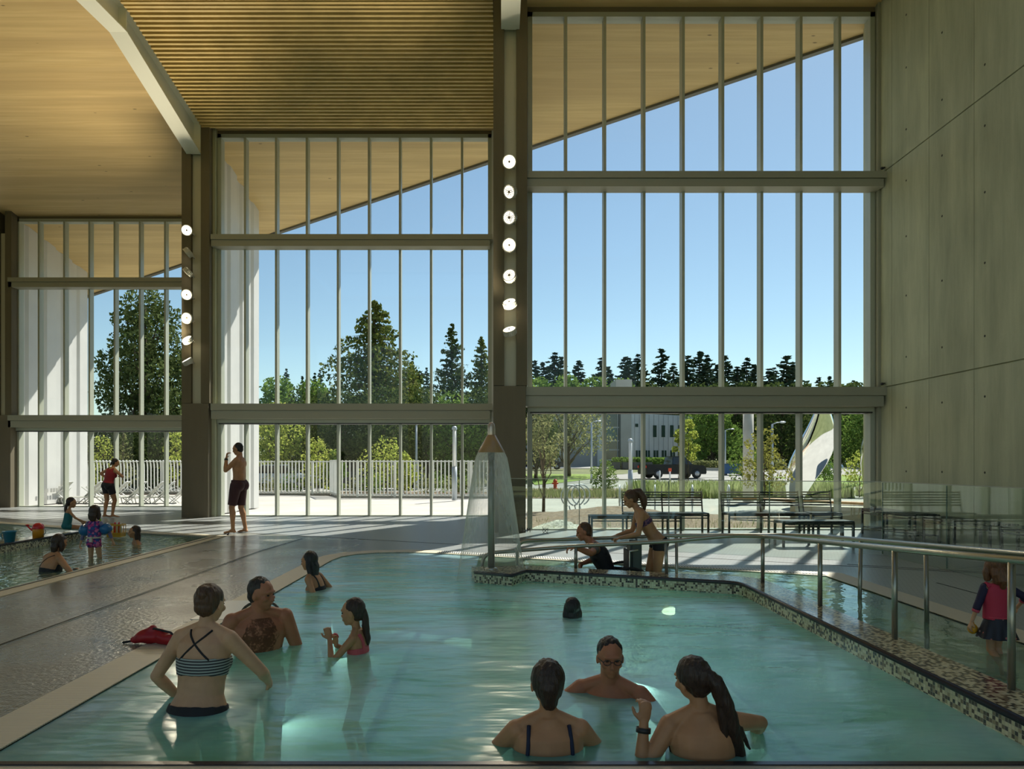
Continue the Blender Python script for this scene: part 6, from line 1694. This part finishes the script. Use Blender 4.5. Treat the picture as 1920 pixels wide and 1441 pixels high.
for i in range(9):
    t = i/8; ring_ = []
    for j in range(48):
        a = j*2*math.pi/48; fl = 1+.07*t*math.sin(a*9); rr = (.150+.105*t)*S*fl
        ring_.append(bm.verts.new((rr*math.cos(a), rr*.86*math.sin(a)-.01, (.985-.30*t)*S)))
    V.append(ring_)
for A, B in zip(V, V[1:]):
    for j in range(48): bm.faces.new((A[j], A[(j+1)%48], B[(j+1)%48], B[j])).smooth = True
fin('skirt', bm, m_skirt(), F.root, local=True)
bm = newbm(); tube(bm, [( .152*S*math.cos(a*.26), .152*.88*S*math.sin(a*.26)-.01, .985*S) for a in range(24)], .006, 6, closed=True); fin('waistband', bm, fab('coral_band', (.60,.06,.10)), F.root, local=True)
hand17 = F.root.matrix_basis.copy(); w17 = world_mat(F.root) @ (F.wr[0]+Vector((.02,.03,-.06)))
bm = newbm(); ell(bm, w17, (.034,.034,.040)); lathe(bm, [(.012,.036),(.010,.05),(0,.055)], w17, 10)
tag(fin('toy_cup', bm, fab('yellow_toy', (.75,.36,.02), .4)), 'small yellow toy held by the girl in the pink sun shirt', 'toy')

# ================================================================== BENCHES, TOYS, LOOSE THINGS
BEN = mat('dark_bench_metal', (.030,.036,.032), .35, .2)
def bench(a, b, depth, back, label, seat_z=.45, legs=2, face=1, shelf=False):
    """slatted bench whose seat runs from a to b (x,y of the front corners), back on the far side"""
    A, B = Vector((*a,0)), Vector((*b,0)); d = (B-A).normalized(); n_ = Vector((-d.y, d.x, 0))*face; L = (B-A).length
    s = empty('slatted_bench', A.lerp(B,.5), label, 'bench')
    U = Vector((0,0,1))
    bm = newbm()
    for i in range(7):
        t = .02+i*(depth-.06)/6; obox(bm, A+n_*t+U*(seat_z-.012), B+n_*t+U*(seat_z-.012), .042, .02)
    fin('seat', bm, BEN, s)
    bm = newbm(); 
    for t in (.0, depth-.02): obox(bm, A+n_*t+U*(seat_z-.045), B+n_*t+U*(seat_z-.045), .03, .035)
    for t in (.0,): obox(bm, A+n_*t+U*(seat_z-.10), B+n_*t+U*(seat_z-.10), .02, .02)
    fin('seat_frame', bm, BEN, s)
    for k_ in range(legs+1):
        for dd in (0., depth-.02):
            p = A+d*(.02+(L-.04)*k_/legs)+n_*dd; bm = newbm(); obox(bm, p, p+U*(seat_z-.02), .035, .035); fin('leg', bm, BEN, s)
    if back:
        bm = newbm()
        for i in range(6):
            z = seat_z+.13+i*.052; y_ = depth+.02+i*.010; obox(bm, A+n_*y_+U*z, B+n_*y_+U*z, .016, .030)
        fin('backrest', bm, BEN, s)
        for k_ in range(legs+1):
            p = A+d*(.015+(L-.03)*k_/legs); bm = newbm(); tube(bm, [p+n_*(depth-.02)+U*(seat_z-.02), p+n_*(depth+.01)+U*(seat_z+.08), p+n_*(depth+.075)+U*(seat_z+.42)], .015, 6); fin('back_post', bm, BEN, s)
    if shelf:
        bm = newbm()
        for i in range(4): obox(bm, A+n_*(.04+i*(depth-.1)/3)+U*.14, B+n_*(.04+i*(depth-.1)/3)+U*.14, .05, .02)
        fin('lower_shelf', bm, BEN, s)
    return s
bench((2.50,13.45), (4.15,13.45), .42, True, 'dark slatted bench with backrest behind the ponytailed woman')
bench((4.52,13.45), (6.12,13.45), .42, True, 'dark slatted bench with backrest in front of the tall sculpture')
bench((6.22,13.55), (6.82,13.55), .42, True, 'short dark slatted bench with backrest at the last window panes', legs=1)
bench((1.72,12.75), (3.42,12.75), .40, False, 'long backless slatted bench between wheelchair user and window')
bench((4.80,11.55), (6.02,11.55), .38, False, 'short backless slatted bench casting a shadow in front of the backed benches')
bench((7.42,12.15), (7.42,13.95), .45, False, 'backless slatted bench along the concrete wall nearest the window', .52, 2, -1, True)
bench((7.46,10.35), (7.46,12.0), .45, False, 'backless slatted bench along the concrete wall, seen through the first side glass pane', .5, 2, -1)
bench((7.46,8.55), (7.46,10.15), .45, False, 'backless slatted bench along the concrete wall, seen through the second side glass pane', .5, 2, -1)
# toys at the wading pool
def bucket(c, col, label, h=.17, r=.085, name='toy_bucket'):
    s = empty(name, c, label, 'toy'); bm = newbm(); lathe(bm, [(0,.0),(r*.74,0),(r,h),(r*1.08,h),(r*1.08,h-.012),(r*.97,h-.012),(r*.72,.01),(0,.01)], c, 24); fin('bucket', bm, fab(name+'_'+str(col), col, .35), s)
    return s
b1 = bucket((-8.06,11.25,.13), (.03,.24,.42), 'blue toy bucket with handle on the small mosaic wall, nearest us', .18, .095)
bm = newbm(); tube(bm, [Vector((-8.06-.10+.0,11.25,.13+.15))+Vector((-.045*math.sin(t*.314),0,-.045+.045*math.cos(t*.314)-.0)) for t in range(11)], .007, 6); fin('handle', bm, fab('teal_handle', (.03,.20,.26)), b1)
c = Vector((-8.06,11.95,.13)); b2 = empty('toy_watering_can', c, 'yellow and red toy watering can on the small mosaic wall beside the blue bucket', 'toy')
bm = newbm(); lathe(bm, [(0,0),(.085,0),(.088,.15),(.084,.16),(0,.16)], c, 22); fin('body', bm, fab('toy_amber', (.72,.30,.02), .35), b2)
bm = newbm(); lathe(bm, [(.092,.15),(.094,.17),(.08,.22),(.04,.25),(0,.255)], c, 22); fin('dome_lid', bm, fab('toy_red', (.62,.02,.02), .3), b2)
bm = newbm(); tube(bm, [c+Vector((-.07,0,.10)), c+Vector((-.15,0,.16)), c+Vector((-.19,0,.20))], [.018,.014,.012], 8); lathe(bm, [(0,0),(.04,.03),(0,.04)], c+Vector((-.19,0,.19)), 12); fin('spout', bm, fab('toy_red', (.62,.02,.02), .3), b2)
bm = newbm(); tube(bm, [c+Vector((.08+.05*math.sin(t*.314),0,.08-.05*math.cos(t*.314)+.02)) for t in range(11)], .007, 6); fin('handle', bm, fab('toy_clear', (.30,.33,.33), .3), b2)
c = Vector((-7.42,12.2,.0)); b3 = bucket(c+Vector((-.05,.6,.09)), (.02,.16,.32), 'blue toy bucket with green lid and starfish between the two girls', .17, .10)
bm = newbm(); q = c+Vector((-.05,.6,.26)); lathe(bm, [(.10,0),(.10,.03),(.04,.05),(.02,.07),(.014,.13),(0,.135)], q, 18); fin('lid', bm, fab('toy_green', (.25,.55,.03), .35), b3)
bm = newbm(); q = c+Vector((-.07,.50,.17))
for t in range(5): tube(bm, [q, q+Vector((.035*math.cos(t*1.257+.3),0,.035*math.sin(t*1.257+.3)))], [.012,.004], 6)
fin('starfish', bm, fab('toy_sand', (.75,.62,.38), .4), b3)
c = Vector((-7.0,12.6,.0)); b4 = empty('toy_basket', c, 'yellow open toy basket filled with red and white skittles on the pool edge', 'toy basket')
c = Vector((-7.48,13.35,.0))
b4.location = c
bm = newbm(); w_, d_, h_ = .13,.09,.22
for z in (.0,.05,.22): 
    pts = [c+Vector((sx*w_*(1+z*.2), sy*d_*(1+z*.2), .01+z)) for sx, sy in ((-1,-1),(1,-1),(1,1),(-1,1))]
    for i in range(4): obox(bm, pts[i], pts[(i+1)%4], .015, .03)
for i in range(7):
    x_ = -w_+i*w_/3; obox(bm, c+Vector((x_,-d_,.01)), c+Vector((x_*1.05,-d_*1.06,.22)), .010, .010); obox(bm, c+Vector((x_,d_,.01)), c+Vector((x_*1.05,d_*1.06,.22)), .010, .010)
box(bm, c.x-w_,c.x+w_,c.y-d_,c.y+d_,.0,.07); fin('basket', bm, fab('toy_yellow', (.72,.42,.03), .4), b4)
gs = 'skittles in the yellow toy basket'
for i, (x_, rc) in enumerate(((-.01,0),(.03,1),(.068,0),(.10,1))):
    bm = newbm(); q = c+Vector((x_,-.02,.075)); lathe(bm, [(0,0),(.022,0),(.026,.07),(.014,.15),(.018,.19),(0,.21)], q, 10)
    tag(fin('toy_skittle', bm, fab(('toy_red','toy_white')[rc], ((.62,.02,.02),(.8,.78,.7))[rc], .4)), '%s skittle standing in the yellow toy basket' % ('red','white')[rc], 'toy', gs)
# red rescue tube bag on the coping
c = Vector((-2.70,5.32,.0)); rb = empty('rescue_bag', c, 'crumpled red rescue bag with black strap lying on the pool coping', 'bag')
RED = fab('red_nylon', (.36,.006,.012), .5)
bm = newbm(); capsule(bm, [c+Vector((-.16,.03,.03)), c+Vector((-.08,.02,.055)), c+Vector((.02,.02,.06)), c+Vector((.14,-.01,.05)), c+Vector((.22,-.03,.04))], [.022,.05,.058,.05,.035], 16)
capsule(bm, [c+Vector((-.07,.03,.08)), c+Vector((-.01,.02,.11))], [.04,.036], 12)
me = remesh(bm, .010, 1, .4, 'bag_body')
for v in me.vertices: v.co += v.normal*noise.noise(v.co*14)*.022; v.co.z = max(.006, v.co.z)
me.transform(Matrix.Translation(-c)); me.materials.append(RED); link(bpy.data.objects.new('bag_body', me), rb)
bm = newbm(); tube(bm, [c+Vector(p) for p in ((-.24,.02,.010),(-.18,.03,.02),(-.08,.02,.09),(.02,.0,.125),(.16,-.03,.10),(.25,-.06,.012))], .009, 8); fin('strap', bm, BLKF, rb)
# white depth marker tile on the coping, dark paddling ring behind the man's shoulders
bm = newbm(); prism(bm, [(-2.78,6.15),(-2.46,6.15),(-2.46,7.0),(-2.78,7.0)], .004, .010)
tag(fin('marker_tile', bm, mat('white_marker_tile', (.68,.68,.62), .35)), 'pale rectangular marker tile set in the coping behind the hairy chested man', 'tile')
bm = newbm(); c = at(488,1144,5.5); tube(bm, [c+Vector((.15*math.cos(t*.262), .05*math.sin(t*.262), .085*math.sin(t*.262)-.02)) for t in range(24)], .011, 10, closed=True)
tag(fin('swim_ring', bm, fab('dark_ring', (.07,.075,.05), .4)), 'dark thin swim ring around the back of the hairy chested man', 'swim ring')
